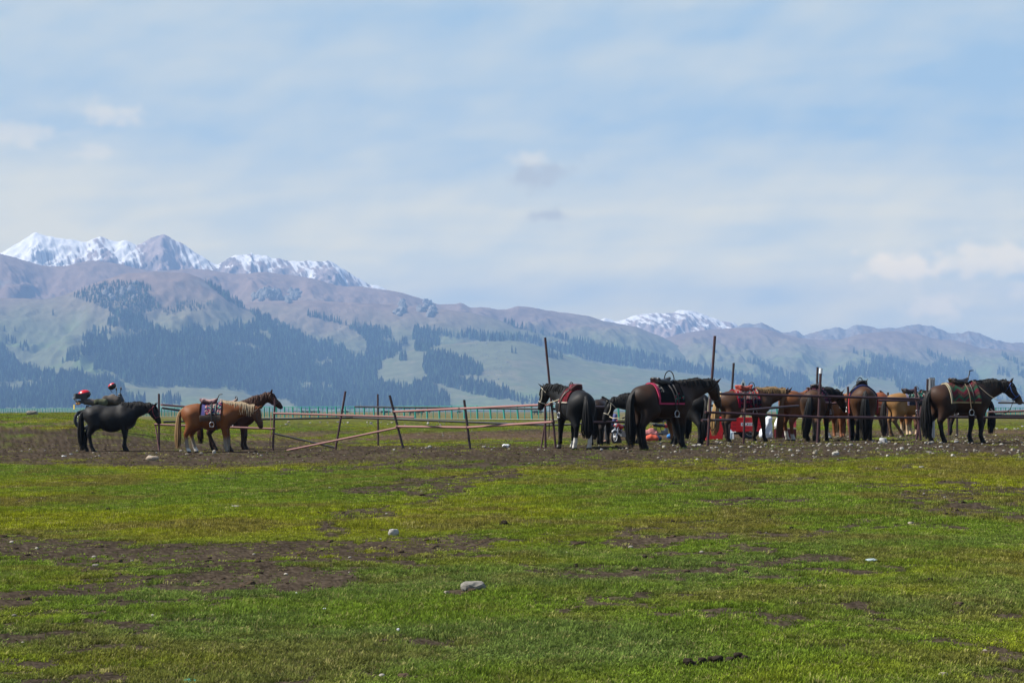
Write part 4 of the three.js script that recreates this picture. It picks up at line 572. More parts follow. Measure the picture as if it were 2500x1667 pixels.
  for (let i = 0; i < 6; i++) { const e = (i - 2.5) * 0.015; locks.push(strand([H(-0.03, 0.09, e), H(0.06, 0.125, e), H(0.18 + 0.06 * r(), 0.10, e * 1.7)], 0.018, 0.006, 2, 4)); }
  part(t, 'mane', mergeGeometries(locks), hairMat(C.mane, 0.6));
  const tl = [], bottom = o.tail ?? 0.16, fat2 = o.tailFat ?? 1;
  for (let i = 0; i < 40; i++) { const a = i * 2.4, q = Math.sqrt(i / 40), w = 0.075 * fat2 * q, end = bottom + 0.22 * r() * r(), dx = Math.cos(a), dz = Math.sin(a), sw = (o.tailSwing ?? 0);
    tl.push(strand([V(-0.76 + 0.02 * dx, 1.25 + 0.015 * dz, 0.02 * dz), V(-0.865 + w * 0.5 * dx, 1.13, w * 0.5 * dz), V(-0.90 + w * dx, 0.75, w * 1.1 * dz + sw * 0.3), V(-0.885 + w * 1.25 * dx, 0.42, w * 1.35 * dz + sw * 0.7), V(-0.87 + w * 0.75 * dx + 0.05 * (r() - 0.5), end, w * 0.75 * dz + sw + 0.04 * (r() - 0.5))], 0.027, 0.007, 2, 4)); }
  tl.push(strand([V(-0.70, 1.25, 0), V(-0.85, 1.15, 0), V(-0.89, 0.75, (o.tailSwing ?? 0) * 0.3), V(-0.88, 0.45, (o.tailSwing ?? 0) * 0.7)], 0.055, 0.05, 2, 6));
  part(t, 'tail', mergeGeometries(tl), hairMat(C.tail ?? C.mane, 0.6));
  for (const e of [1, -1]) { const m = part(t, 'eye', eyeG, eyeM), q = H(0.13, 0.035, e * 0.088); m.position.copy(q); }
  if (o.bridle) {
    const ring = (a, ru, rs, off, tube = 0.011) => { const pts = []; for (let i = 0; i < 14; i++) { const w = i / 14 * 6.283, q = H(a + 0.1 * Math.sin(w) * (off ?? 0), -0.03 + Math.sin(w) * ru, Math.cos(w) * rs); pts.push(q); } return new THREE.TubeGeometry(new THREE.CatmullRomCurve3(pts, true), 28, tube, 5, true); };
    const gs = [ring(0.36, 0.105, 0.092), ring(0.055, 0.155, 0.118, -0.5)]; for (const e of [1, -1]) { gs.push(strand([H(0.06, 0.02, e * 0.125), H(0.2, -0.03, e * 0.122), H(0.36, -0.03, e * 0.1)], 0.011, 0.011, 4, 5)); }
    gs.forEach((x) => x.deleteAttribute('uv')); part(t, 'bridle', mergeGeometries(gs), o.bridle);
  }
  const info = HORSES[key] = { t, field, poll, H, world: (q) => q.clone().multiplyScalar(s).applyAxisAngle(V(0, 1, 0), yaw).add(V(X, Y0 - 0.015, Z)), o };
  return info;
}
/* a riding saddle, fitted to its horse: blanket, seat, pommel with grab handle, cantle, girth, stirrups on straps */
function makeSaddle(key, o) {
  const h = HORSES[key], t = thing('saddle', o.label, 'saddle', h.t.position.toArray(), h.t.rotation.y); t.scale.copy(h.t.scale);
  const cy = 1.0, out = (x, a, pad) => { const d = [0, Math.cos(a), Math.sin(a)]; let lo = 0, hi = 0.8; for (let i = 0; i < 18; i++) { const m = (lo + hi) / 2; h.field(x, cy + d[1] * m, d[2] * m) < 0 ? lo = m : hi = m; } const k = lo + pad; return V(x, cy + d[1] * k, d[2] * k); };
  const x0 = o.x0 ?? -0.36, x1 = o.x1 ?? 0.34, drop = (o.drop ?? 95) * Math.PI / 180, nu = 26, nv = 44, pos = [], col = [], idx = [];
  for (const layer of [0, 1]) for (let i = 0; i <= nu; i++) for (let j = 0; j <= nv; j++) {
    const u = i / nu, v = j / nv, a = (v * 2 - 1) * drop, q = out(lerp(x0, x1, u) + 0.03 * Math.sin(v * 9 + i) * (Math.abs(v - 0.5) > 0.4 ? 0.3 : 0), a, layer ? 0.008 : 0.034); pos.push(q.x, q.y, q.z); col.push(...o.pattern(u, Math.abs(v * 2 - 1), v));
  }
  const W = nv + 1, L = (nu + 1) * W; for (let i = 0; i < nu; i++) for (let j = 0; j < nv; j++) { const a = i * W + j, b = a + W; idx.push(a, a + 1, b, b, a + 1, b + 1, L + a, L + b, L + a + 1, L + b, L + b + 1, L + a + 1); }
  for (let i = 0; i < nu; i++) for (const j of [0, nv]) { const a = i * W + j, b = a + W; idx.push(a, b, L + a, b, L + b, L + a); }
  for (let j = 0; j < nv; j++) for (const i of [0, nu]) { const a = i * W + j, b = a + 1; idx.push(a, b, L + a, b, L + b, L + a); }
  const g = new THREE.BufferGeometry(); g.setAttribute('position', new THREE.Float32BufferAttribute(pos, 3)); g.setAttribute('color', new THREE.Float32BufferAttribute(col, 3)); g.setIndex(idx); g.computeVertexNormals();
  part(t, 'blanket', g, matte({ side: THREE.DoubleSide }));
  const ty = (x) => out(x, 0, 0.04).y, seat = o.seat ?? leather, pad = o.padColor;
  const sb = boneField([[-0.17, ty(-0.15) + 0.03, 0, 0.07, 0.12, ty(0.12) + 0.02, 0, 0.06, 0.05, 0.62], [-0.2, ty(-0.18) + 0.05, 0.0, 0.06, -0.27, ty(-0.2) + 0.10, 0, 0.035, 0.05, 0.42], [0.12, ty(0.12) + 0.03, 0, 0.06, 0.2, ty(0.2) + 0.10, 0, 0.035, 0.05, 0.7]]);
  part(t, 'seat', surfaceNets(sb, [-0.4, 1.2, -0.28], [0.36, 1.75, 0.28], 0.022), seat);
  if (pad) { const pb = boneField([[-0.19, ty(-0.15) + 0.10, -0.10, 0.04, -0.19, ty(-0.15) + 0.10, 0.10, 0.04, 0.05], [-0.15, ty(-0.1) + 0.075, 0, 0.06, 0.02, ty(0.05) + 0.045, 0, 0.05, 0.05, 0.5], [0.02, ty(0.05) + 0.045, 0, 0.05, 0.15, ty(0.15) + 0.085, 0, 0.045, 0.05, 0.6]]); part(t, 'seat_pad', surfaceNets(pb, [-0.3, 1.2, -0.25], [0.25, 1.75, 0.25], 0.022), pad); }
  const py = ty(0.2) + 0.1, k = o.handle ?? 0.12, arch = [], tass = o.tassel;
  if (o.tee) { arch.push(strand([V(0.19, py - 0.02, 0), V(0.235, py + 0.06, 0), V(0.26, py + k, 0)], 0.016, 0.012, 3, 6), strand([V(0.25, py + k, 0), V(0.30, py + k + 0.012, 0), V(0.36, py + k + 0.015, 0)], 0.014, 0.012, 3, 6)); }
  else { const pts = []; for (let i = 0; i <= 10; i++) { const a = i / 10 * Math.PI; pts.push(V(0.2 + Math.cos(a) * 0.05 * (o.long ?? 1), py - 0.04 + Math.sin(a) * k, Math.cos(a) * 0.075)); } arch.push(strand(pts, 0.012, 0.012, 1, 6)); }
  part(t, 'handle', mergeGeometries(arch), o.handleMat ?? leather);
  const girth = []; for (let i = 0; i <= 36; i++) { const a = i / 36 * 2 * Math.PI; girth.push(out(0.2, a, Math.abs(a - Math.PI) < Math.PI - drop ? 0.012 : 0.042)); }
  part(t, 'girth', strand(girth, 0.016, 0.016, 1, 5), leather);
  for (const s of o.sides ?? [1, -1]) {
    const pts = [0.25, 0.6, 0.95, 1.25, 1.5].map((a) => out(0.06 + 0.02 * a, s * a * 1.05, 0.055)), end = pts[pts.length - 1].clone().add(V(0.02, -(o.stirrup ?? 0.12), s * 0.02)), st = part(t, 'stirrup', (() => { const ring = new THREE.TorusGeometry(0.062, 0.0095, 5, 14); ring.scale(1, 1.15, 1); const foot = new THREE.BoxGeometry(0.12, 0.015, 0.045); foot.translate(0, -0.062, 0); ring.deleteAttribute('uv'); foot.deleteAttribute('uv'); const m = mergeGeometries([ring.toNonIndexed(), foot.toNonIndexed()]); m.translate(end.x, end.y - 0.07, end.z); return m; })(), steel);
    const strap = new THREE.Mesh(strand([...pts, end], 0.019, 0.016, 2, 4), o.strap ?? leather); strap.name = 'strap'; shadows(strap); st.add(strap);
  }
  if (tass) for (const s of [1, -1]) part(t, 'tassel', mergeGeometries([0, 1, 2, 3, 4].map((i) => { const q = out(x0 + 0.03, s * (drop - 0.15), 0.04), e = (i - 2) * 0.015; return strand([q, q.clone().add(V(e, -0.15, s * 0.03)), q.clone().add(V(e * 1.6, -0.5, s * 0.02))], 0.014, 0.012, 2, 4); })), tass);
  if (o.fringe) { const fr = []; const r = rng(5); for (let i = 0; i < 26; i++) { const q = out(lerp(x0 + 0.02, x1 - 0.02, i / 25), drop * 0.98, 0.03); fr.push(strand([q, q.clone().add(V(0, -0.07, 0.012)), q.clone().add(V(0.01 * (r() - 0.5), -0.15 - 0.05 * r(), 0.0))], 0.012, 0.006, 2, 4)); } part(t, 'fringe', mergeGeometries(fr), o.fringe); }
  return t;
}
const black = { body: [0.0085, 0.0076, 0.0072], mane: [0.006, 0.0056, 0.0053], points: [0.006, 0.0056, 0.0053] };
const darkBay = { body: [0.019, 0.0105, 0.0068], flank: [0.055, 0.024, 0.010], points: [0.007, 0.0065, 0.006], mane: [0.0065, 0.006, 0.0056] };
const bay = { body: [0.048, 0.021, 0.010], flank: [0.085, 0.036, 0.014], points: [0.008, 0.007, 0.0064], mane: [0.007, 0.0063, 0.0058] };
const chestnut = { body: [0.145, 0.044, 0.011], flank: [0.20, 0.072, 0.019], mane: [0.30, 0.225, 0.14], tail: [0.19, 0.115, 0.052], lower: [0.24, 0.20, 0.16], face: [0.10, 0.045, 0.022] };
const liver = { body: [0.040, 0.0135, 0.007], flank: [0.065, 0.022, 0.010], mane: [0.05, 0.02, 0.011], points: [0.03, 0.016, 0.011] };
const tan = { body: [0.22, 0.112, 0.038], flank: [0.27, 0.145, 0.055], points: [0.11, 0.065, 0.035], mane: [0.016, 0.013, 0.011] };
const bridleRed = std(0.16, 0.015, 0.025, 0.7), bridleBlue = std(0.03, 0.08, 0.26, 0.6), bridlePale = std(0.45, 0.40, 0.30, 0.8);

makeHorse('h1', { label: 'black horse without a saddle at far left, head over the left-hand rails', at: [269, 56], size: 1.03, neck: 13, head: 62, neckLen: 0.76, coat: black, legs: [0.03, -0.09, 0.06, -0.2], bridle: bridleRed, tail: 0.03, tailFat: 1.2, mane: 0.5, fat: 1.06 });
makeHorse('h2', { label: 'chestnut horse with pale mane and flowered saddle, head hanging, at left', at: [512, 54.6], size: 1.06, neck: 5, head: 70, neckLen: 0.8, fat: 0.96, coat: { ...chestnut, socks: [0, 0, 0.12, 0.14] }, legs: [0.02, 0.10, -0.02, 0.14], bridle: leatherBrown, tail: 0.12, tailSwing: 0.25, mane: 1.25 });
makeHorse('h3', { label: 'dark brown horse with raised head standing behind the chestnut one at left', at: [560, 57.2], size: 1.05, neck: 36, head: 42, neckLen: 0.84, fat: 0.92, coat: liver, legs: [-0.05, 0.0, 0.16, 0.02], bend: [0, 0, 0.3, 0], bridle: leatherBrown, tail: 0.2, mane: 0.9 });
makeHorse('h4', { label: 'black horse with white legs and red saddle, seen from behind, by the tall leaning pole', at: [1402, 45], size: 1.05, yaw: 108, neck: 20, neckYaw: -19, head: 68, neckLen: 0.86, headYaw: -18, fat: 0.9, coat: { ...black, body: [0.010, 0.0094, 0.0092], socks: [0.22, 0.12, 0.36, 0.30] }, legs: [0.06, 0.16, -0.05, 0.12], bridle: bridlePale, tail: 0.26, tailFat: 1.5, maneSide: -1, mane: 0.7 });
makeHorse('h5', { label: 'dark brown horse mostly hidden behind the black horse with white legs', at: [1466, 50.5], size: 0.93, yaw: 76, neck: 2, head: 70, coat: { ...darkBay, flank: undefined }, tail: 0.2 });
makeHorse('h6', { label: 'black horse facing left with lowered head and pale bridle, behind the big dark bay', at: [1602, 48.5], size: 0.97, yaw: 176, neck: 1, head: 66, headYaw: -14, neckLen: 0.74, coat: black, legs: [0.05, -0.1, 0.1, 0], bridle: bridlePale, maneSide: -1, mane: 0.5 });
makeHorse('h7', { label: 'big dark bay horse with black saddle edged in pink, tied to the tall upright pole', at: [1617, 42.6], size: 1.10, yaw: 36, neck: 15, head: 66, neckLen: 0.98, coat: darkBay, legs: [0.0, 0.24, -0.03, 0.12], bridle: leather, tail: 0.05, tailFat: 1.25, mane: 0.7, fat: 0.92 });
makeHorse('h8', { label: 'brown horse glimpsed under the belly of the big dark bay', at: [1604, 52], size: 0.93, yaw: 18, neck: -6, head: 72, coat: { ...chestnut, body: [0.15, 0.06, 0.02], lower: [0.20, 0.085, 0.03], mane: [0.05, 0.02, 0.012], tail: [0.06, 0.025, 0.02] }, legs: [0.0, 0.16, 0, 0.1], tail: 0.1 });
makeHorse('h9', { label: 'black horse seen from behind, between the big dark bay and the tall upright pole', at: [1680, 46.5], size: 0.97, yaw: 118, neck: 12, head: 60, fat: 0.9, coat: black, legs: [0.1, -0.1, 0.16, -0.2], tail: 0.1, tailSwing: -0.08 });
makeHorse('h10', { label: 'brown horse with red patterned saddle and pale tail in front of the red cargo tricycle', at: [1820, 51], size: 1.05, yaw: 24, neck: 13, head: 58, neckLen: 0.80, fat: 0.8, coat: { ...bay, points: [0.022, 0.015, 0.011], flank: [0.11, 0.05, 0.02], mane: [0.17, 0.105, 0.045], tail: [0.33, 0.21, 0.09] }, legs: [0.06, -0.1, -0.04, 0.12], tail: 0.18, tailSwing: -0.15, tailFat: 1.35, mane: 0.8 });
makeHorse('h11', { label: 'chestnut horse with white hind feet, seen from behind beside the white sacks', at: [1955, 52], size: 1.03, yaw: 46, neck: 0, head: 60, fat: 0.85, coat: { ...chestnut, body: [0.15, 0.052, 0.018], flank: [0.18, 0.07, 0.024], lower: undefined, tail: [0.15, 0.07, 0.028], mane: [0.1, 0.045, 0.02], socks: [0, 0, 0.2, 0.26] }, legs: [0, 0.1, 0.0, 0.16], tail: 0.08, tailSwing: -0.1 });
makeHorse('h12', { label: 'dark brown horse with striped saddle seen from behind at the white-capped post', at: [1995, 49.4], size: 1.02, yaw: 68, neck: 8, neckYaw: 25, head: 55, fat: 0.9, coat: { ...darkBay, flank: [0.11, 0.05, 0.02] }, legs: [0.1, -0.1, 0.02, 0.08], tail: 0.07, tailSwing: -0.12, tailFat: 1.3, bridle: leather });
makeHorse('h13', { label: 'reddish chestnut horse standing across behind the bay with the dark blue saddle', at: [2062, 54.2], size: 0.98, yaw: 14, neck: -5, head: 72, fat: 0.88, neckYaw: -65, coat: { ...chestnut, lower: [0.33, 0.22, 0.12], mane: [0.14, 0.06, 0.024], tail: [0.055, 0.032, 0.016], socks: [0, 0, 0.2, 0] }, legs: [0, 0.12, 0, 0.15], tail: 0.1 });
makeHorse('h14', { label: 'bay horse with dark blue saddle seen squarely from behind, with black tail', at: [2103, 49.6], size: 1.08, yaw: 86, neck: 22, neckYaw: 14, head: 48, headYaw: 34, neckLen: 0.74, fat: 0.9, coat: { ...bay, flank: [0.10, 0.043, 0.017] }, legs: [0, 0.1, -0.03, 0.1], tail: 0.05, tailFat: 1.45, bridle: leather });
makeHorse('h15', { label: 'red chestnut horse seen in the gap between the bay from behind and the tan horse', at: [2122, 61], size: 1.04, yaw: 12, neck: -15, neckYaw: -40, head: 75, fat: 0.92, coat: { ...chestnut, body: [0.19, 0.055, 0.022], flank: [0.23, 0.075, 0.03], lower: [0.07, 0.03, 0.015], mane: [0.1, 0.04, 0.02], tail: [0.08, 0.03, 0.015] }, legs: [0, 0.12, 0, 0.1], tail: 0.1 });
makeHorse('h16', { label: 'tan horse with black tail and flowered saddle near the leaning posts on the right', at: [2224, 57.5], size: 1.0, yaw: 8, neck: 2, head: 72, fat: 0.88, neckLen: 0.7, coat: tan, legs: [0.08, -0.14, 0.24, 0.0], bend: [0, 0, 0.5, 0], tail: 0.05, tailFat: 1.2, mane: 0.8 });
makeHorse('h17', { label: 'dark bay horse at far right with patterned blanket, black saddle and blue halter', at: [2345, 45], size: 1.05, yaw: 16, neck: 16, head: 52, headYaw: 24, neckLen: 0.80, fat: 0.88, coat: { ...darkBay, body: [0.019, 0.0105, 0.007], flank: [0.062, 0.025, 0.011], face: [0.032, 0.018, 0.011], muzzle: [0.10, 0.065, 0.04] }, legs: [0.03, -0.12, 0.06, -0.12], bridle: bridleBlue, tail: 0.1, tailFat: 1.5, mane: 1.15 });
makeHorse('h18', { label: 'brown horse facing left, standing behind the dark bay at far right', at: [2358, 62], size: 1.02, yaw: 182, neck: 0, head: 70, coat: { ...bay, flank: undefined, body: [0.040, 0.018, 0.009] }, legs: [0, 0.15, 0, 0.1], tail: 0.08, tailFat: 1.5 });
makeHorse('h19', { label: 'pale-legged chestnut horse facing the camera behind the tan horse', at: [2221, 63], size: 1.0, yaw: -92, neck: -28, head: 78, coat: { ...chestnut, body: [0.22, 0.10, 0.035], lower: [0.42, 0.30, 0.18] }, legs: [0, 0.02, 0, 0] });
makeHorse('h20', { label: 'red-brown horse with head hung low, seen under the chestnut behind the striped saddle', at: [2058, 59], size: 1.0, yaw: -88, neck: -38, head: 82, coat: { ...chestnut, body: [0.13, 0.045, 0.018], face: [0.17, 0.06, 0.024], lower: undefined }, legs: [0, 0.05, 0, 0] });

const spots = (u, v, list, base, seed = 0) => { const n = noise(u * 9 + seed, v * 11 + seed), m = noise(u * 9 + seed + 40, v * 11); const k = Math.floor((n * 0.5 + 0.5) * 7.99) % list.length; return Math.abs(m) > 0.12 ? list[k] : base; };
const edge = (u, v, w = 0.08) => u < w || u > 1 - w || v > 1 - w;
const pink = [0.42, 0.05, 0.10], crimson = [0.25, 0.012, 0.03], teal = [0.02, 0.16, 0.12], cream = [0.45, 0.40, 0.33], navy = [0.02, 0.025, 0.07], jet = [0.012, 0.011, 0.011], rose = [0.48, 0.13, 0.13], violet = [0.09, 0.08, 0.20];
makeSaddle('h2', { label: 'flowered saddle with violet-edged blanket on the chestnut horse at left', x0: -0.26, x1: 0.36, drop: 78, pattern: (u, v) => u < 0.1 ? jet : u < 0.24 ? violet : v > 0.93 ? jet : spots(u, v, [crimson, teal, cream, rose, jet, teal], navy, 3), seat: std(0.09, 0.03, 0.035, 0.7), padColor: std(0.35, 0.20, 0.18, 0.9), tee: true, fringe: std(0.10, 0.07, 0.05, 0.9) });
makeSaddle('h3', { label: 'pale flowered saddle on the dark brown horse with raised head', drop: 70, pattern: (u, v) => spots(u, v, [cream, rose, teal, crimson], jet, 8), seat: std(0.25, 0.17, 0.14, 0.8), handle: 0.14 });
makeSaddle('h4', { label: 'dark red padded saddle on the black horse with white legs', x0: -0.30, x1: 0.30, drop: 72, pattern: (u, v) => v > 0.94 ? cream : spots(u, v, [[0.13, 0.01, 0.02], [0.05, 0.015, 0.015], [0.16, 0.012, 0.025], [0.08, 0.02, 0.02]], [0.04, 0.012, 0.012], 2), seat: std(0.06, 0.018, 0.018, 0.85), padColor: std(0.11, 0.012, 0.02, 0.95), handle: 0.1, strap: leatherBrown });
makeSaddle('h7', { label: 'black saddle with arched grab handle and pink-edged blanket on the big dark bay', x0: -0.36, x1: 0.36, drop: 96, pattern: (u, v) => u < 0.09 || v > 0.93 ? pink : u < 0.3 && v < 0.5 ? spots(u, v, [cream, [0.25, 0.2, 0.15], jet], jet, 5) : v > 0.5 && u > 0.65 ? spots(u, v, [jet, teal, crimson, jet, jet], jet, 1) : jet, seat: leather, padColor: std(0.02, 0.018, 0.018, 0.35), handle: 0.20, long: 1.5, stirrup: 0.16 });
makeSaddle('h8', { label: 'saddle with hanging straps on the brown horse behind the big dark bay', drop: 100, pattern: (u, v) => v > 0.8 ? [0.10, 0.012, 0.02] : jet, sides: [1], stirrup: 0.3 });
makeSaddle('h9', { label: 'black saddle with thin grab handle on the black horse by the tall upright pole', drop: 70, pattern: () => jet, handle: 0.16 });
makeSaddle('h10', { label: 'red and orange patterned saddle on the brown horse by the red tricycle', x0: -0.42, x1: 0.32, drop: 100, pattern: (u, v) => v > 0.55 ? (u < 0.12 ? crimson : spots(u, v, [jet, navy, jet, crimson], jet, 6)) : spots(u, v, [[0.5, 0.10, 0.05], rose, crimson, cream, teal, [0.5, 0.10, 0.05]], crimson, 12), seat: std(0.32, 0.05, 0.03, 0.8), padColor: std(0.24, 0.05, 0.03, 0.95), handle: 0.13 });
makeSaddle('h12', { label: 'black saddle with pink-striped blanket on the dark brown horse at the white-capped post', drop: 82, pattern: (u, v) => Math.sin(v * 46) > 0.25 ? [0.22, 0.07, 0.12] : v > 0.93 ? cream : jet, padColor: std(0.03, 0.025, 0.03, 0.5), handle: 0.1 });
makeSaddle('h14', { label: 'dark blue saddle blanket with arched black saddle on the bay seen from behind', drop: 66, x0: -0.5, pattern: (u, v) => u < 0.16 ? navy : [0.02, 0.022, 0.03], handle: 0.13, padColor: std(0.015, 0.02, 0.03, 0.4), tassel: std(0.36, 0.02, 0.03, 0.8) });
makeSaddle('h16', { label: 'black saddle with pink flowers on the tan horse', x0: -0.2, x1: 0.42, drop: 88, pattern: (u, v) => u < 0.1 ? [0.22, 0.20, 0.26] : v < 0.5 ? spots(u, v, [jet, rose, jet, teal, jet, cream], jet, 9) : [0.014, 0.016, 0.024], padColor: std(0.03, 0.015, 0.02, 0.6), handle: 0.12 });
makeSaddle('h17', { label: 'glossy black saddle on a green and red patterned blanket at far right', x0: -0.44, x1: 0.38, drop: 100, pattern: (u, v) => { if (u < 0.06) return [0.42, 0.36, 0.24]; if (v > 0.95) return [0.30, 0.22, 0.11]; const a = Math.abs(((u * 3.2) % 1) - 0.5) * 2, b = (v * 2.4 + a * 0.5) % 1; return b < 0.28 ? [0.03, 0.09, 0.05] : b < 0.55 ? [0.13, 0.025, 0.035] : b < 0.68 ? [0.05, 0.03, 0.025] : b < 0.8 ? [0.12, 0.05, 0.04] : [0.045, 0.035, 0.03]; }, padColor: std(0.014, 0.013, 0.014, 0.25), tee: true, handle: 0.18, seat: std(0.03, 0.018, 0.012, 0.35), stirrup: 0.2, strap: std(0.10, 0.07, 0.04, 0.8) });
/* ---------- pipe rails and posts ---------- */
const ironDark = std(0.034, 0.019, 0.019, 0.6), ironMaroon = std(0.052, 0.018, 0.020, 0.55), ironBlack = std(0.012, 0.0105, 0.0105, 0.6), ironPink = std(0.25, 0.118, 0.106, 0.75), ironRust = std(0.075, 0.035, 0.028, 0.75);
function rod(a, b, r, seg = 8) { const d = b.clone().sub(a), g = new THREE.CylinderGeometry(r, r, d.length(), seg, 1); g.applyQuaternion(new THREE.Quaternion().setFromUnitVectors(V(0, 1, 0), d.clone().normalize())); const m = a.clone().add(b).multiplyScalar(0.5); g.translate(m.x, m.y, m.z); return g; }
const shared = (name, g) => g;
function fence(label, posts, rails) {
  const t = thing('rail_fence', label, 'fence', [0, 0, 0]);
  const made = posts.map(([tx, ty, bx, d, mat, r = 0.034]) => { const a = P(tx, ty, d), [x, y, z] = on(bx, d), b = V(x, y - 0.12, z); part(t, 'post', rod(a, b, r), mat ?? ironMaroon); return [a, b, d, tx, bx]; });
  for (const [p, q, mat, r = 0.033] of rails) {
    const a = P(...p), b = P(...q); part(t, 'rail', rod(a, b, r), mat);
    for (const [pa, pb, d] of made) {                       // a clamp where a rail meets a post
      const F2 = (v) => [CX + F * v.x / -v.z, HY - F * (v.y - EYE) / -v.z], A = F2(a), B = F2(b), C = F2(pa), D = F2(pb), den = (B[0] - A[0]) * (D[1] - C[1]) - (B[1] - A[1]) * (D[0] - C[0]); if (Math.abs(den) < 1e-6) continue;
      const s = ((C[0] - A[0]) * (D[1] - C[1]) - (C[1] - A[1]) * (D[0] - C[0])) / den, u = ((C[0] - A[0]) * (B[1] - A[1]) - (C[1] - A[1]) * (B[0] - A[0])) / den;
      if (s < -0.06 || s > 1.06 || u < 0.02 || u > 0.98) continue; const c = a.clone().lerp(b, clamp(s, 0, 1)), e = pa.clone().lerp(pb, u); if (c.distanceTo(e) > 0.85) continue;
      const dir = b.clone().sub(a).normalize(), o = e.clone().addScaledVector(V(0, 0, 1), 0.0);
      const gs = [rod(o.clone().addScaledVector(V(0, 1, 0), -0.045), o.clone().addScaledVector(V(0, 1, 0), 0.045), 0.042), rod(c.clone().addScaledVector(dir, -0.04), c.clone().addScaledVector(dir, 0.04), 0.037), rod(o.clone().add(V(0.03, 0.02, 0.03)), o.clone().add(V(0.085, 0.02, 0.05)), 0.012)]; gs.forEach((g) => g.deleteAttribute('uv'));
      part(t, 'clamp', mergeGeometries(gs), ironRust);
    }
  }
  return t;
}
const foot = (px, d) => { const [x, y, z] = on(px, d); return [px, HY - F * (y - EYE) / d, d]; };
fence('left-hand pipe rails with pinkish bars behind the chestnut horse', [[387, 961, 387, 56.6], [671, 972, 665, 56, ironMaroon, 0.034], [378, 1035, 389, 56.5, ironPink, 0.022]],
  [[[393, 988, 56.5], [470, 994.5, 58.4], ironPink], [[396, 996, 57], [520, 1013, 62], ironBlack], [[376, 1036, 56.5], [667, 1047, 55.9], ironPink], [[398, 1030, 59.6], [664, 1023, 59.9], ironBlack], [[664, 1057, 58.2], foot(822, 57.6), ironBlack]]);
fence('broken pipe rails with leaning posts and slanting pink bars in the middle', [[843, 955, 817, 56.4, ironMaroon, 0.034], [951, 965, 987, 53.4, ironDark, 0.036], [1133, 976, 1149, 51, ironDark, 0.036], [1331, 824, 1358, 46.6, ironMaroon, 0.03], [1331, 985, 1332, 48.2, ironMaroon, 0.03], [1329, 1040, 1320, 49.2, ironRust, 0.024]],
  [[[667, 1009, 55.85], [1011, 1019, 54.0], ironPink], [[960, 1005, 53.35], [1343, 987.5, 46.5], ironPink], [foot(700, 55.4), [985, 1041, 53.3], ironPink], [[967, 1041, 53.35], [1140, 1043.5, 51], ironPink], [[1138, 1043.5, 50.95], [1350, 1030, 46.5], ironPink], [[1352, 998, 46.6], [1412, 1006, 50], ironBlack]]);
fence('black pipe rails behind the broken pink ones in the middle', [[922, 962, 923, 60, ironMaroon, 0.03]],
  [[[664, 1023, 60], [862, 1019.5, 60], ironBlack], [[862, 1019.5, 60], [1340, 1038, 52.5], ironBlack], [[866, 993, 60], [1324, 998.5, 52.5], ironBlack, 0.028], [[1340, 1038, 52.5], [1545, 1029, 51.4], ironBlack]]);
fence('pipe rails behind the black horses', [[1792, 886, 1779, 53.2, ironDark]], [[[1446, 993, 48.6], [1600, 995, 52.8], ironMaroon], [[1425, 1031, 48.6], [1690, 1026, 53.4], ironMaroon, 0.024], [[1700, 991, 53.3], [1800, 989, 53.3], ironBlack]]);
const right = fence('right-hand maroon pipe rails with tall and white-capped posts', [[1746, 820, 1727, 44.4, ironMaroon, 0.033], [1821, 955, 1815, 46.8, ironMaroon, 0.028], [2005, 900, 1996, 46, ironMaroon, 0.034], [2236, 944, 2250, 48.2, ironMaroon], [2251, 993, 2236, 48.4, ironMaroon]],
  [[[1740, 961, 44.35], [2002, 967.5, 45.9], ironMaroon], [[2002, 967.5, 45.9], [2246, 974, 48], ironMaroon], [[1722, 1006, 44.35], [2000, 1018.5, 45.9], ironMaroon], [[2000, 1018.5, 45.9], [2250, 1020, 48.2], ironMaroon], [[1714, 1026, 44.5], [1797, 1025, 46.4], ironMaroon], [[1812, 1002, 46.9], [1950, 990.5, 50.6], ironMaroon]]);
{ const c = part(right, 'cap', rod(P(2005.4, 899, 46), P(2004.3, 912, 46), 0.046, 10), std(0.75, 0.75, 0.73, 0.6)); }
fence('pipe rails of the pen behind the right-hand horses', [[1997, 896, 1990, 54, ironDark], [2071, 944, 2077, 51.2, ironMaroon], [2266, 925, 2262, 52, ironDark, 0.036], [2169, 958, 2168, 60, ironDark], [2316, 1000, 2318, 59.5, ironMaroon], [2338, 1000, 2338, 59.5, ironDark]],
  [[[2018, 986.5, 51.3], [2076, 981, 51.2], ironMaroon], [[2095, 1025, 57], [2156, 1022.5, 57.4], ironPink, 0.022], [[2132, 978, 51], [2260, 978, 52], ironMaroon], [[2132, 994, 58], [2156, 993, 58.2], ironPink, 0.02]]);
fence('dark pipe rails running out of the picture at far right', [[2580, 960, 2580, 48, ironDark]], [[[2290, 1018.5, 47.6], [2580, 1020, 48], ironDark], [[2415, 1006, 50], [2580, 1000, 48.1], ironMaroon], [[2440, 983, 52], [2580, 984, 48.1], ironBlack, 0.03], [[2425, 1014, 62], [2600, 1015, 62], ironBlack]]);

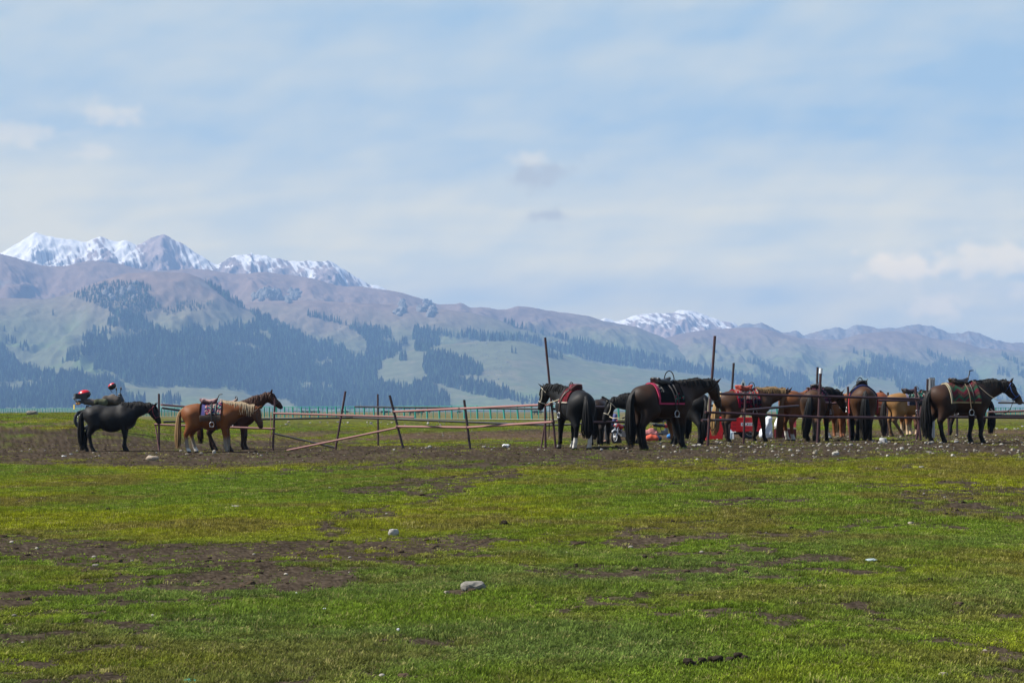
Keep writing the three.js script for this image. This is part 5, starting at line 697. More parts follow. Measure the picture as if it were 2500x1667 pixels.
/* ---------- green wire-mesh fence far out, and the pale strip of road before it ---------- */
{
  const line = [[-60, 640], [300, 470], [660, 340], [1000, 295], [1430, 258], [1900, 300], [2560, 430]].map(([px, d]) => [(px - CX) / F * d, -d]), green = std(0.012, 0.23, 0.175, 0.6), t = thing('mesh_fence', 'long green wire-mesh fence far out on the plain', 'fence', [0, 0, 0]);
  const pg = new THREE.BoxGeometry(0.22, 2.15, 0.2), sg = new THREE.BoxGeometry(0.085, 2.0, 0.08), rails = [], r = rng(4); let carry = 0, flip = 0;
  for (let i = 0; i + 1 < line.length; i++) {
    const [ax, az] = line[i], [bx, bz] = line[i + 1], L = Math.hypot(bx - ax, bz - az);
    for (const h of [0.08, 0.55, 1.05, 1.55, 2.05]) { const n = Math.ceil(L / 12); for (let k = 0; k < n; k++) { const p = (q) => V(lerp(ax, bx, q), baseGround(lerp(ax, bx, q), lerp(az, bz, q)) + h, lerp(az, bz, q)); rails.push(rod(p(k / n), p((k + 1) / n), h > 2 ? 0.06 : h < 0.1 ? 0.03 : 0.010, 4)); } }
    for (; carry < L; carry += 1.75, flip ^= 1) { const q = carry / L, x = lerp(ax, bx, q), z = lerp(az, bz, q), m = part(t, flip ? 'stay' : 'post', flip ? sg : pg, green); m.position.set(x, baseGround(x, z) + 1.04, z); m.rotation.y = Math.atan2(bz - az, -(bx - ax)); m.rotation.z = flip ? 0 : (x > -5 ? -0.12 : -0.04) * (0.6 + r()); } carry -= L;
  }
  rails.forEach((g) => g.deleteAttribute('uv')); part(t, 'wires', mergeGeometries(rails), green);
  const pos = [], idx = []; line.forEach(() => 0); let k = 0;
  for (let i = 0; i + 1 < line.length; i++) for (let s = 0; s < 40; s++) { const q = s / 40, x = lerp(line[i][0], line[i + 1][0], q), z = lerp(line[i][1], line[i + 1][1], q), f = Math.hypot(x, z), ux = -x / f, uz = -z / f; for (const o of [6, 17]) { const X = x + ux * o, Z = z + uz * o; pos.push(X, baseGround(X, Z) + 0.12, Z); } if (k > 1) idx.push(k - 2, k - 1, k, k - 1, k + 1, k); k += 2; }
  const g = new THREE.BufferGeometry(); g.setAttribute('position', new THREE.Float32BufferAttribute(pos, 3)); g.setIndex(idx); g.computeVertexNormals(); tag(top('road', g, new THREE.MeshLambertMaterial({ color: new THREE.Color().setRGB(0.34, 0.31, 0.26), side: THREE.DoubleSide })), 'pale strip of road along the foot of the green fence', null, null, 'structure');
}
/* ---------- cattle far off ---------- */
{
  const bones = [[-0.6, 1.0, 0, 0.34, 0.5, 1.0, 0, 0.36, 0.1], [0.6, 1.1, 0, 0.2, 1.0, 1.0, 0, 0.14, 0.08], [1.0, 1.0, 0, 0.14, 1.3, 0.82, 0, 0.09, 0.05]]; for (const s of [1, -1]) for (const x of [-0.68, 0.5]) bones.push([x, 0.9, s * 0.2, 0.14, x + 0.02, 0.45, s * 0.18, 0.07, 0.06], [x + 0.02, 0.45, s * 0.18, 0.07, x, 0.04, s * 0.18, 0.06, 0.04]);
  const g = surfaceNets(boneField(bones), [-1.2, -0.1, -0.55], [1.55, 1.6, 0.55], 0.07), m = std(0.014, 0.012, 0.011, 0.8), tailG = strand([V(-0.9, 1.15, 0), V(-1.02, 0.9, 0), V(-1.0, 0.4, 0.03)], 0.03, 0.025, 3, 5), horn = new THREE.ConeGeometry(0.03, 0.22, 5), r = rng(61);
  const proto = thing('cow', 'small dark cow far off on the plain behind the green fence', 'cow', [0, 0, 0], 0, 'cattle on the far plain'); part(proto, 'body', g, m); part(proto, 'tail', tailG, m); for (const s of [1, -1]) { const h = part(proto, 'horn', horn, m); h.position.set(0.98, 1.2, s * 0.12); h.rotation.x = s * 0.7; }
  [[737, 880], [748, 860], [756, 900], [765, 870], [776, 890], [838, 780], [845, 800], [936, 640], [944, 655], [1006, 560], [1016, 575], [1026, 560], [1308, 600], [1317, 620], [1120, 900], [1046, 950]].forEach(([px, d], i) => { const c = i ? proto.clone() : proto; if (i) { c.name = numbered('cow'); scene.add(c); } const [x, y, z] = on(px, d); c.position.set(x, y, z); c.rotation.y = (r() < 0.5 ? 0 : Math.PI) + (r() - 0.5); c.scale.setScalar(1.1); const w = px < 800 ? "in the cluster right of the dark brown horse's head" : px < 900 ? 'right of the first leaning post' : px < 990 ? 'behind the second leaning post' : px < 1200 ? 'left of the third leaning post' : 'left of the tall leaning pole'; tag(c, 'small dark far-off cow ' + w, 'cow', 'far cattle ' + w); });
}
/* ---------- ropes ---------- */
function rope(label, pts, mat, r = 0.011) { const o = top('rope', strand(pts, r, r, 6, 5), mat); return tag(o, label, 'rope'); }
{
  const H7 = HORSES.h7, n7 = H7.world(H7.H(0.42, -0.06, 0.06)), K = P(1738, 950, 44.33);
  rope('pale rope knotted round the tall upright pole, its end trailing left', [P(1711, 968, 44.3), P(1722, 957, 44.3), K, P(1750, 952.5, 44.2), P(1762, 959, 43.9)], ropePale, 0.014);
  rope('pale rope hanging straight down beside the tall upright pole', [P(1741, 944, 44.3), P(1733, 956, 44.3), P(1730, 980, 44.3), P(1729, 1004, 44.3)], ropePale, 0.013);
  rope('dark loop of rope hanging from the lowest rail at the tall upright pole', [P(1733, 1026, 44.4), P(1734, 1042, 44.4), P(1739, 1051, 44.4), P(1746, 1044, 44.4), P(1748, 1027, 44.5)], ropeDark, 0.01);
  const h17 = HORSES.h17, a = h17.world(h17.H(0.38, -0.12, 0.05)), s = h17.world(V(0.28, 1.5, 0.05));
  rope('thin rein slung from saddle to halter of the horse at far right', [s, s.clone().lerp(a, 0.5).add(V(0, -0.22, 0.25)), a], ropePale, 0.008);
  rope('dark lead rope sagging from the halter at far right to the rail', [a, P(2466, 1001, 45), P(2440, 1011, 46), P(2420, 998, 48)], ropeDark, 0.01);
  const h4 = HORSES.h4, b = h4.world(h4.H(0.36, -0.1, 0.08)); rope("pale rein from the red saddle to the white-legged black horse's head", [h4.world(V(0.25, 1.35, 0.15)), P(1366, 975, 45.3), b], ropePale, 0.012);
  rope('dark rope hanging down from the rails left of the tall leaning pole', [P(1342, 990, 47.2), P(1342, 1020, 47.2), P(1341, 1045, 47.3), P(1340, 1067, 47.4)], ropeDark, 0.012);
  rope('reddish rope hanging from the left-hand rails beside the second post', [P(661, 1012, 56), P(660, 1045, 56), P(658, 1088, 56)], ironPink, 0.011);
  const h6 = HORSES.h6, c = h6.world(h6.H(0.38, -0.1, 0.05)); rope('pale rein sagging from the lowered head of the left-facing black horse', [c, P(1505, 1021, 47.6), P(1522, 1018, 47.6), P(1531, 1008, 47.8)], ropePale, 0.012);
}
/* ---------- motorcycles ---------- */
const tyreM = std(0.018, 0.018, 0.018, 0.85), chrome = std(0.55, 0.55, 0.56, 0.25, { metalness: 0.9 }), redPaint = std(0.50, 0.012, 0.018, 0.3), blackPlastic = std(0.014, 0.014, 0.015, 0.4);
const noUV = (gs) => mergeGeometries(gs.map((g) => { const h = g.index ? g.toNonIndexed() : g; h.deleteAttribute('uv'); return h; }));
function box(w, h, d, x, y, z, rx = 0, ry = 0, rz = 0, bevel = 0.012) {
  const s = new THREE.Shape(), a = w / 2 - bevel, b = h / 2 - bevel; s.moveTo(-a, -b - bevel); s.lineTo(a, -b - bevel); s.lineTo(a + bevel, -b); s.lineTo(a + bevel, b); s.lineTo(a, b + bevel); s.lineTo(-a, b + bevel); s.lineTo(-a - bevel, b); s.lineTo(-a - bevel, -b);
  const g = new THREE.ExtrudeGeometry(s, { depth: d - 2 * bevel, bevelEnabled: true, bevelSize: 0.0, bevelThickness: bevel * 0.5, bevelSegments: 1, steps: 1 }); g.translate(0, 0, -d / 2 + bevel); g.rotateX(rx); g.rotateY(ry); g.rotateZ(rz); g.translate(x, y, z); return g;
}
function wheel(parent, x, y, z, r, w, rimMat, spokes = 12) {
  const tg = new THREE.TorusGeometry(r - w / 2, w / 2, 8, 26), t = part(parent, 'wheel', tg, tyreM); t.position.set(x, y, z);
  const gs = [new THREE.TorusGeometry(r - w, 0.014, 5, 24), new THREE.CylinderGeometry(0.045, 0.045, 0.12, 10).rotateX(Math.PI / 2)]; for (let i = 0; i < spokes; i++) { const a = i / spokes * 6.283; gs.push(rod(V(0, 0, 0.02 * (i % 2 ? 1 : -1)), V(Math.cos(a) * (r - w), Math.sin(a) * (r - w), 0), 0.005, 4)); }
  const rm = new THREE.Mesh(noUV(gs), rimMat); rm.name = 'rim'; shadows(rm); t.add(rm); return t;
}
function motorcycle(label, pos, turn, o) {
  const t = thing('motorcycle', label, 'motorcycle', pos, turn); t.scale.setScalar(o.scale ?? 1); if (o.lean) t.rotation.x = o.lean;
  wheel(t, 0.66, 0.3, 0, 0.3, 0.085, o.rim ?? chrome); wheel(t, -0.62, 0.3, 0, 0.3, 0.1, o.rim ?? chrome);
  part(t, 'frame', noUV([rod(V(0.42, 0.88, 0), V(0.1, 0.32, 0), 0.022), rod(V(0.42, 0.86, 0), V(-0.25, 0.72, 0), 0.024), rod(V(-0.25, 0.72, 0), V(-0.1, 0.34, 0), 0.02), rod(V(-0.1, 0.34, 0.09), V(-0.62, 0.3, 0.09), 0.02), rod(V(-0.1, 0.34, -0.09), V(-0.62, 0.3, -0.09), 0.02), rod(V(-0.62, 0.3, 0.1), V(-0.5, 0.72, 0.1), 0.026), rod(V(-0.62, 0.3, -0.1), V(-0.5, 0.72, -0.1), 0.026)]), blackPlastic);
  part(t, 'fork', noUV([rod(V(0.66, 0.3, 0.08), V(0.42, 0.95, 0.08), 0.024), rod(V(0.66, 0.3, -0.08), V(0.42, 0.95, -0.08), 0.024)]), chrome);
  part(t, 'engine', noUV([box(0.34, 0.26, 0.24, 0.02, 0.42, 0, 0, 0, 0.1), box(0.16, 0.2, 0.18, 0.13, 0.56, 0, 0, 0, -0.5), rod(V(0.18, 0.42, 0.13), V(-0.75, 0.34, 0.15), 0.035)]), std(0.2, 0.2, 0.21, 0.4, { metalness: 0.7 }));
  part(t, 'fuel_tank', surfaceNets(boneField([[0.34, 0.86, 0, 0.10, 0.02, 0.80, 0, 0.085, 0.06, 0.85], [0.36, 0.78, 0, 0.08, 0.05, 0.74, 0, 0.07, 0.06, 0.8]]), [-0.15, 0.6, -0.2], [0.55, 1.05, 0.2], 0.03), o.paint);
  part(t, 'mudguard', noUV([new THREE.TorusGeometry(0.335, 0.045, 5, 12, 1.9).rotateZ(0.75).translate(0.66, 0.3, 0)]), o.guard ?? o.paint);
  part(t, 'seat', surfaceNets(boneField([[0.0, 0.80, 0, 0.085, -0.55, 0.84, 0, 0.09, 0.05, 0.7], [-0.3, 0.79, 0, 0.08, -0.62, 0.86, 0, 0.085, 0.05, 0.65]]), [-0.8, 0.6, -0.25], [0.15, 1.05, 0.25], 0.03), o.seat ?? blackPlastic);
  part(t, 'handlebar', noUV([rod(V(0.40, 0.98, 0.34), V(0.42, 1.0, 0.12), 0.017), rod(V(0.40, 0.98, -0.34), V(0.42, 1.0, -0.12), 0.017), rod(V(0.42, 1.0, -0.12), V(0.42, 1.0, 0.12), 0.017), rod(V(0.38, 0.975, 0.32), V(0.35, 0.97, 0.43), 0.024), rod(V(0.38, 0.975, -0.32), V(0.35, 0.97, -0.43), 0.024)]), blackPlastic);
  part(t, 'headlight', new THREE.SphereGeometry(0.095, 12, 8).scale(0.7, 1, 1).translate(0.54, 0.9, 0), std(0.5, 0.5, 0.5, 0.2)); part(t, 'cowl', surfaceNets(boneField([[0.5, 0.86, 0.06, 0.085, 0.46, 1.04, 0, 0.05, 0.05], [0.5, 0.86, -0.06, 0.085, 0.46, 1.04, 0, 0.05, 0.05]]), [0.3, 0.7, -0.2], [0.66, 1.15, 0.2], 0.03), o.paint);
  for (const s of [1, -1]) { part(t, 'mirror', noUV([rod(V(0.41, 1.0, s * 0.25), V(0.42, 1.2, s * 0.32), 0.008), new THREE.SphereGeometry(0.065, 10, 6).scale(0.35, 0.9, 1.2).translate(0.42, 1.23, s * 0.33)]), blackPlastic); part(t, 'turn_signal', new THREE.SphereGeometry(0.04, 8, 6).translate(-0.78, 0.78, s * 0.15), std(0.6, 0.22, 0.02, 0.4)); }
  part(t, 'rear_rack', noUV([rod(V(-0.5, 0.92, 0.12), V(-0.92, 0.95, 0.12), 0.013), rod(V(-0.5, 0.92, -0.12), V(-0.92, 0.95, -0.12), 0.013), rod(V(-0.92, 0.95, 0.12), V(-0.92, 0.95, -0.12), 0.013), rod(V(-0.72, 0.94, 0.12), V(-0.72, 0.94, -0.12), 0.013), rod(V(-0.9, 0.95, 0.12), V(-0.76, 0.76, 0.12), 0.013), rod(V(-0.9, 0.95, -0.12), V(-0.76, 0.76, -0.12), 0.013)]), chrome);
  return t;
}
function helmet(label, pos, turn, tilt, s, red) {
  const t = thing('helmet', label, 'helmet', pos, turn); t.rotation.z = tilt; t.scale.set(s, s * 0.86, s);
  const prof = [], low = []; for (let i = 0; i <= 12; i++) { const a = i / 12 * 1.22; prof.push(new THREE.Vector2(Math.max(Math.sin(a) * 0.155, 0.0001), Math.cos(a) * 0.15)); } const shell = new THREE.LatheGeometry(prof, 24); shell.scale(1.15, 1, 0.95); part(t, 'shell', shell, red);
  for (let i = 0; i <= 8; i++) { const a = 1.18 + i / 8 * 1.5; low.push(new THREE.Vector2(Math.sin(a) * 0.152, Math.cos(a) * 0.15)); } const rim = new THREE.LatheGeometry(low, 24); rim.scale(1.16, 1.05, 0.96); part(t, 'chin_guard', rim, blackPlastic);
  const vis = new THREE.SphereGeometry(0.158, 14, 8, -0.9, 1.8, 1.25, 0.6).rotateY(Math.PI); vis.scale(1.15, 1, 0.98); part(t, 'visor', vis, std(0.03, 0.03, 0.035, 0.12)); part(t, 'strap', strand([V(-0.1, -0.13, 0.08), V(-0.12, -0.22, 0.05), V(-0.1, -0.25, 0)], 0.012, 0.01, 3, 4), leather); return t;
}
{
  const [x, y, z] = on(254, 70), b = motorcycle('dark motorcycle laden with bags, parked behind the black horse at far left', [x, y, z], 0.42, { paint: std(0.03, 0.03, 0.032, 0.35), scale: 1.3, seat: std(0.09, 0.075, 0.065, 0.8) });
  part(b, 'rear_box', noUV([box(0.34, 0.16, 0.3, -0.72, 0.99, 0, 0, 0, -0.06), box(0.3, 0.1, 0.26, -0.66, 0.84, 0, 0, 0, 0.15)]), blackPlastic); part(b, 'number_plate', box(0.2, 0.14, 0.02, -0.9, 0.68, 0, 0, Math.PI / 2, 0), std(0.5, 0.38, 0.08, 0.6));
  helmet('red motorcycle helmet with black chin on the rear rack of the dark motorcycle', [P(204.5, 963, 69.9).x, P(204.5, 963, 69.9).y, -69.9], 0.3, 0.22, 1.4, redPaint); helmet('smaller red helmet hung on the mirror of the dark motorcycle', [P(272.5, 943, 69.6).x, P(272.5, 943, 69.6).y, -69.6], -0.2, 0.55, 0.95, redPaint);
  const bag = top('duffel_bag', mottle(surfaceNets(boneField([[-0.16, 0.12, 0, 0.13, 0.16, 0.10, 0, 0.12, 0.06], [0.05, 0.2, 0, 0.10, 0.2, 0.08, 0.05, 0.11, 0.06]]), [-0.4, -0.1, -0.25], [0.42, 0.4, 0.25], 0.03), [0.10, 0.085, 0.072], 4, 0.4), matte()); bag.scale.setScalar(1.25); bag.position.copy(P(270, 985, 69.9)); tag(bag, 'brown-grey duffel bag strapped on the seat of the dark motorcycle', 'bag');
  const bag2 = top('duffel_bag', mottle(surfaceNets(boneField([[-0.12, 0.1, 0, 0.12, 0.1, 0.1, 0, 0.12, 0.06]]), [-0.4, -0.1, -0.25], [0.4, 0.35, 0.25], 0.03), [0.075, 0.08, 0.05], 9, 0.9), matte()); bag2.scale.setScalar(1.2); bag2.position.copy(P(246, 990, 69.7)); tag(bag2, 'camouflage bag on the dark motorcycle, left of the brown-grey bag', 'bag');
  const q = on(1519, 54.3); motorcycle('red motorcycle with white mudguard beside the seated person', [q[0], q[1], q[2]], Math.PI + 0.95, { paint: redPaint, guard: std(0.6, 0.6, 0.6, 0.4), rim: std(0.7, 0.7, 0.7, 0.4), scale: 0.62 });
  const w = on(1622, 62); motorcycle('red and black motorcycle under the belly of the big dark bay', [w[0], w[1], w[2]], 0.35, { paint: redPaint, scale: 0.62 });
  const lump = (name, label, px, d, w2, c, seed, h = 0.6) => { const [X, Y, Z] = on(px, d), g = surfaceNets(boneField([[-w2 * 0.3, h * w2 * 0.4, 0, w2 * 0.26, w2 * 0.3, h * w2 * 0.35, 0.02, w2 * 0.24, 0.08], [0, h * w2 * 0.55, 0.0, w2 * 0.22, w2 * 0.15, h * w2 * 0.6, 0, w2 * 0.16, 0.08]]), [-w2, -0.05, -w2 * 0.6], [w2, w2, w2 * 0.6], w2 / 14), p = g.attributes.position; for (let i = 0; i < p.count; i++) { const k = 1 + 0.12 * fbm(p.getX(i) * 9 + seed, p.getY(i) * 9 + p.getZ(i) * 5, 3); p.setXYZ(i, p.getX(i) * k, Math.max(p.getY(i) * k, -0.02), p.getZ(i) * k); } g.computeVertexNormals(); const o = top(name, mottle(g, c, seed, 0.3), matte()); o.position.set(X, Y, Z); return tag(o, label, 'bag'); };
  lump('duffel_bag', 'orange-red bag on the ground at the left of the red and black motorcycle', 1592, 60, 0.42, [0.50, 0.10, 0.06], 3); lump('duffel_bag', 'red and white striped bag heaped behind the orange-red one', 1589, 61.5, 0.5, [0.42, 0.16, 0.15], 8, 1.2); lump('jacket', 'crumpled dark blue jacket between the bags and the motorcycle', 1602, 60.5, 0.36, [0.03, 0.05, 0.09], 13); lump('jacket', 'small bright blue bundle beside the front legs of the big dark bay', 1638, 60, 0.24, [0.06, 0.20, 0.45], 18, 1.4);
}
/* ---------- red cargo tricycle ---------- */
{
  const d = 57, s = F / d, [x, y, z] = on(1800, d), t = thing('cargo_tricycle', 'red cargo tricycle with ribbed bed, behind the brown horse with the red saddle', 'tricycle', [x, y, z]);
  const L = (px, py, dz = 0) => V((px - 1800) / s, (HY - py) / s + EYE - y, dz), red = std(0.74, 0.012, 0.018, 0.35), redLow = std(0.55, 0.010, 0.014, 0.4), bw = 105 / s, bx = L(1828, 0).x, y0 = L(0, 1054).y, y1 = L(0, 1019).y, zf = 0.0;
  // bed: side panel with proud ribs, other walls and a floor
  part(t, 'bed_panel', noUV([box(bw, y1 - y0, 0.03, bx, (y0 + y1) / 2, zf)]), red);
  for (const k of [0.1, 0.36, 0.62, 0.93]) part(t, 'panel_rib', box(bw - 0.02, 0.045, 0.035, bx, lerp(y0, y1, k), zf + 0.028, 0, 0, 0, 0.008), red);
  for (const k of [0.17, 0.47, 0.78]) part(t, 'panel_post', box(0.1, y1 - y0 - 0.02, 0.03, bx - bw / 2 + bw * k, (y0 + y1) / 2, zf + 0.024, 0, 0, 0, 0.008), redLow);
  part(t, 'bed', noUV([box(bw, 0.03, 1.0, bx, y0 + 0.03, zf - 0.52), box(0.03, y1 - y0, 1.0, bx - bw / 2 + 0.02, (y0 + y1) / 2, zf - 0.53), box(0.03, y1 - y0, 1.0, bx + bw / 2 - 0.02, (y0 + y1) / 2, zf - 0.53), box(bw, y1 - y0, 0.03, bx, (y0 + y1) / 2, zf - 1.04)]), redLow);
  const cv = document.createElement('canvas'); cv.width = 256; cv.height = 64; const c = cv.getContext('2d'); c.fillStyle = '#f1efec'; c.fillRect(0, 0, 256, 64); c.fillStyle = '#15171a'; for (const [a, b, w, h] of [[14, 12, 34, 7], [14, 28, 34, 6], [14, 44, 34, 7], [28, 12, 7, 40], [58, 10, 8, 44], [74, 10, 22, 7], [74, 48, 22, 7], [84, 17, 6, 30]]) c.fillRect(a, b, w, h); c.beginPath(); c.moveTo(108, 6); c.lineTo(128, 6); c.lineTo(146, 32); c.lineTo(128, 58); c.lineTo(108, 58); c.lineTo(126, 32); c.fill(); for (let k = 0; k < 3; k++) { const a = 152 + k * 33; c.fillRect(a, 12, 26, 6); c.fillRect(a, 29, 26, 6); c.fillRect(a, 46, 26, 6); c.fillRect(a + 10, 12, 6, 40); }
  const tx = new THREE.CanvasTexture(cv); tx.colorSpace = THREE.SRGBColorSpace; const pl = new THREE.PlaneGeometry(31 / s, 7.6 / s), pm = part(t, 'lettered_plate', pl, new THREE.MeshStandardMaterial({ map: tx, roughness: 0.5 })); pm.position.copy(L(1824.5, 1035.5, zf + 0.05));
  wheel(t, L(1832, 0).x, 0.27, -0.04, 0.27, 0.12, std(0.35, 0.34, 0.32, 0.5), 8); wheel(t, L(1832, 0).x, 0.27, -0.98, 0.27, 0.12, std(0.35, 0.34, 0.32, 0.5), 8); wheel(t, L(1742, 0).x, 0.25, -0.5, 0.25, 0.1, std(0.35, 0.34, 0.32, 0.5), 8);
  part(t, 'chassis', noUV([box(1.7, 0.07, 0.7, L(1812, 0).x, y0 - 0.05, -0.5), rod(V(L(1832, 0).x, 0.27, 0), V(L(1832, 0).x, 0.27, -1), 0.03), box(0.5, 0.22, 0.5, L(1812, 0).x, 0.36, -0.5)]), blackPlastic);
  // cowl: leg shield and cabin nose
  const shp = new THREE.Shape(); [[1715, 1023], [1722, 1014], [1735, 1017], [1762, 1020], [1765, 1040], [1764, 1071], [1727, 1072], [1720, 1052]].forEach(([a, b], i) => { const q = L(a, b); i ? shp.lineTo(q.x, q.y) : shp.moveTo(q.x, q.y); }); const cg = new THREE.ExtrudeGeometry(shp, { depth: 0.86, bevelEnabled: true, bevelSize: 0.03, bevelThickness: 0.04, bevelSegments: 2 }); cg.translate(0, 0, -0.95); part(t, 'cowl', cg, red);
  part(t, 'cowl_emblem', noUV([box(0.06, 0.16, 0.01, L(1724, 0).x, L(0, 1050).y, 0.0, 0, 0, -0.6, 0.004)]), std(0.7, 0.7, 0.7, 0.5));
  part(t, 'windshield_post', noUV([rod(L(1717, 1022, -0.1), L(1728, 996, -0.1), 0.018), rod(L(1717, 1022, -0.85), L(1728, 996, -0.85), 0.018), rod(L(1728, 996, -0.1), L(1728, 996, -0.85), 0.018)]), blackPlastic);
  part(t, 'seat', noUV([box(0.3, 0.1, 0.7, L(1768, 0).x, L(0, 1013).y, -0.5), box(0.08, 0.3, 0.7, L(1772, 0).x, L(0, 1006).y, -0.5)]), leather); part(t, 'handlebar', noUV([rod(L(1736, 1004, -0.2), L(1736, 1004, -0.8), 0.016), rod(L(1736, 1004, -0.5), L(1742, 1018, -0.5), 0.02)]), blackPlastic);
  // cargo and things standing by
  const jug = top('water_jug', new THREE.LatheGeometry([[0, 0], [0.105, 0.0], [0.115, 0.03], [0.115, 0.2], [0.08, 0.26], [0.03, 0.28], [0.03, 0.32], [0, 0.325]].map(([a, b]) => new THREE.Vector2(a, b)), 16), std(0.42, 0.52, 0.58, 0.25)); jug.position.set(...on(1784, 56.2)); tag(jug, 'pale plastic water jug on the ground under the bed of the red tricycle', 'jug');
  const stake = top('white_stake', noUV([rod(V(0, 0, 0), V(0, 0.24, 0), 0.018), rod(V(-0.06, 0.23, 0), V(0.08, 0.235, 0), 0.012)]), std(0.7, 0.7, 0.7, 0.5)); stake.position.set(...on(1791, 56)); tag(stake, 'short white stake with crossbar beside the water jug', 'stake');
  const sack = (label, px, dd, w, h, c2, seed, base = 0, leanX = 0) => { const [X, Y, Z] = on(px, dd), g = surfaceNets(boneField([[-w * 0.16, w * 0.28, 0, w * 0.36, leanX + w * 0.05, h * 0.78, 0, w * 0.22, 0.1, 0.9], [w * 0.16, w * 0.26, 0, w * 0.34, leanX + w * 0.12, h * 0.8, 0, w * 0.20, 0.1, 0.9], [leanX + w * 0.1, h * 0.8, 0, w * 0.18, leanX + w * 0.18, h * 0.93, 0, w * 0.1, 0.05]]), [-w, -0.02, -w], [w + Math.abs(leanX), h * 1.15, w], 0.028), p = g.attributes.position; for (let i = 0; i < p.count; i++) { const n = fbm(p.getX(i) * 7 + seed, p.getY(i) * 4 + p.getZ(i) * 6, 3); p.setXYZ(i, p.getX(i) + 0.05 * n, Math.max(0, p.getY(i)), p.getZ(i) + 0.06 * n); } g.computeVertexNormals(); const o = top('sack', mottle(g, c2, seed, 0.06), matte()); o.position.set(X, Y + base, Z); return tag(o, label, 'sack'); };
  sack('tall white sack leaning at the right end of the red tricycle', 1870, 56, 0.42, 0.74, [0.74, 0.75, 0.78], 3, 0, 0.06);
  const crate = thing('crate', 'low dark red box on the ground behind the chestnut horse with white hind feet', 'box', on(1917, 57)); part(crate, 'side', noUV([box(0.66, 0.3, 0.42, 0, 0.15, 0)]), std(0.12, 0.012, 0.012, 0.6)); part(crate, 'lid', box(0.69, 0.04, 0.45, 0, 0.325, 0), std(0.40, 0.34, 0.22, 0.7));
  sack('white plastic sack lying on the low dark red box', 1902, 57, 0.30, 0.34, [0.72, 0.72, 0.70], 9, 0.345);
  const board = top('board', box(0.12, 0.36, 0.03, 0, 0.18, 0), std(0.48, 0.06, 0.08, 0.6)); board.position.set(on(1940, 57)[0], on(1940, 57)[1] + 0.345, -57); board.position.y -= 0.0; tag(board, 'narrow pinkish red board standing upright on the right end of the red box', 'board');
}
/* ---------- triangular road sign, grey post ---------- */
{
  const d = 130, [x, y, z] = on(1815, d), t = thing('road_sign', 'white triangular road sign on a dark post above the red saddle', 'sign', [x, y, z]), s = F / d, yy = (py) => EYE - (py - HY) / s - y;
  const tri = (k, z0, depth) => { const sh = new THREE.Shape(), w = 17.5 / s / 2 * k, c = (yy(925) + 2 * yy(945)) / 3, h1 = (yy(925) - c) * k, h0 = (yy(945) - c) * k; sh.moveTo(-w, c + h0); sh.lineTo(w, c + h0); sh.lineTo(0, c + h1); sh.closePath(); const g = new THREE.ExtrudeGeometry(sh, { depth, bevelEnabled: false }); g.translate(0, 0, z0); return g; };
  part(t, 'panel', tri(1, 0, 0.03), std(0.75, 0.75, 0.74, 0.5)); part(t, 'symbol', noUV([box(0.14, 0.22, 0.012, 0, yy(938.5), 0.035, 0, 0, 0, 0.003), box(0.22, 0.05, 0.012, 0, yy(943), 0.036, 0, 0, 0, 0.003)]), std(0.03, 0.035, 0.03, 0.6)); part(t, 'post', rod(V(0, -0.1, -0.04), V(0, yy(944), -0.04), 0.075), blackPlastic); part(t, 'plate', box(0.3, 0.12, 0.02, 0, yy(949), 0.02), std(0.55, 0.56, 0.55, 0.6));
  const g = on(2276, 54), p = thing('concrete_post', 'grey ribbed concrete post behind the rump of the dark bay at far right', 'post', g), h = EYE - (922 - HY) / (F / 54) - g[1]; part(p, 'post', noUV([box(0.17, h, 0.12, 0, h / 2, 0)]), std(0.25, 0.25, 0.25, 0.9)); for (const k of [-0.055, 0, 0.055]) part(p, 'rib', box(0.03, h - 0.04, 0.03, k, h / 2 - 0.01, 0.065, 0, 0, 0, 0.005), std(0.36, 0.36, 0.36, 0.9));
}
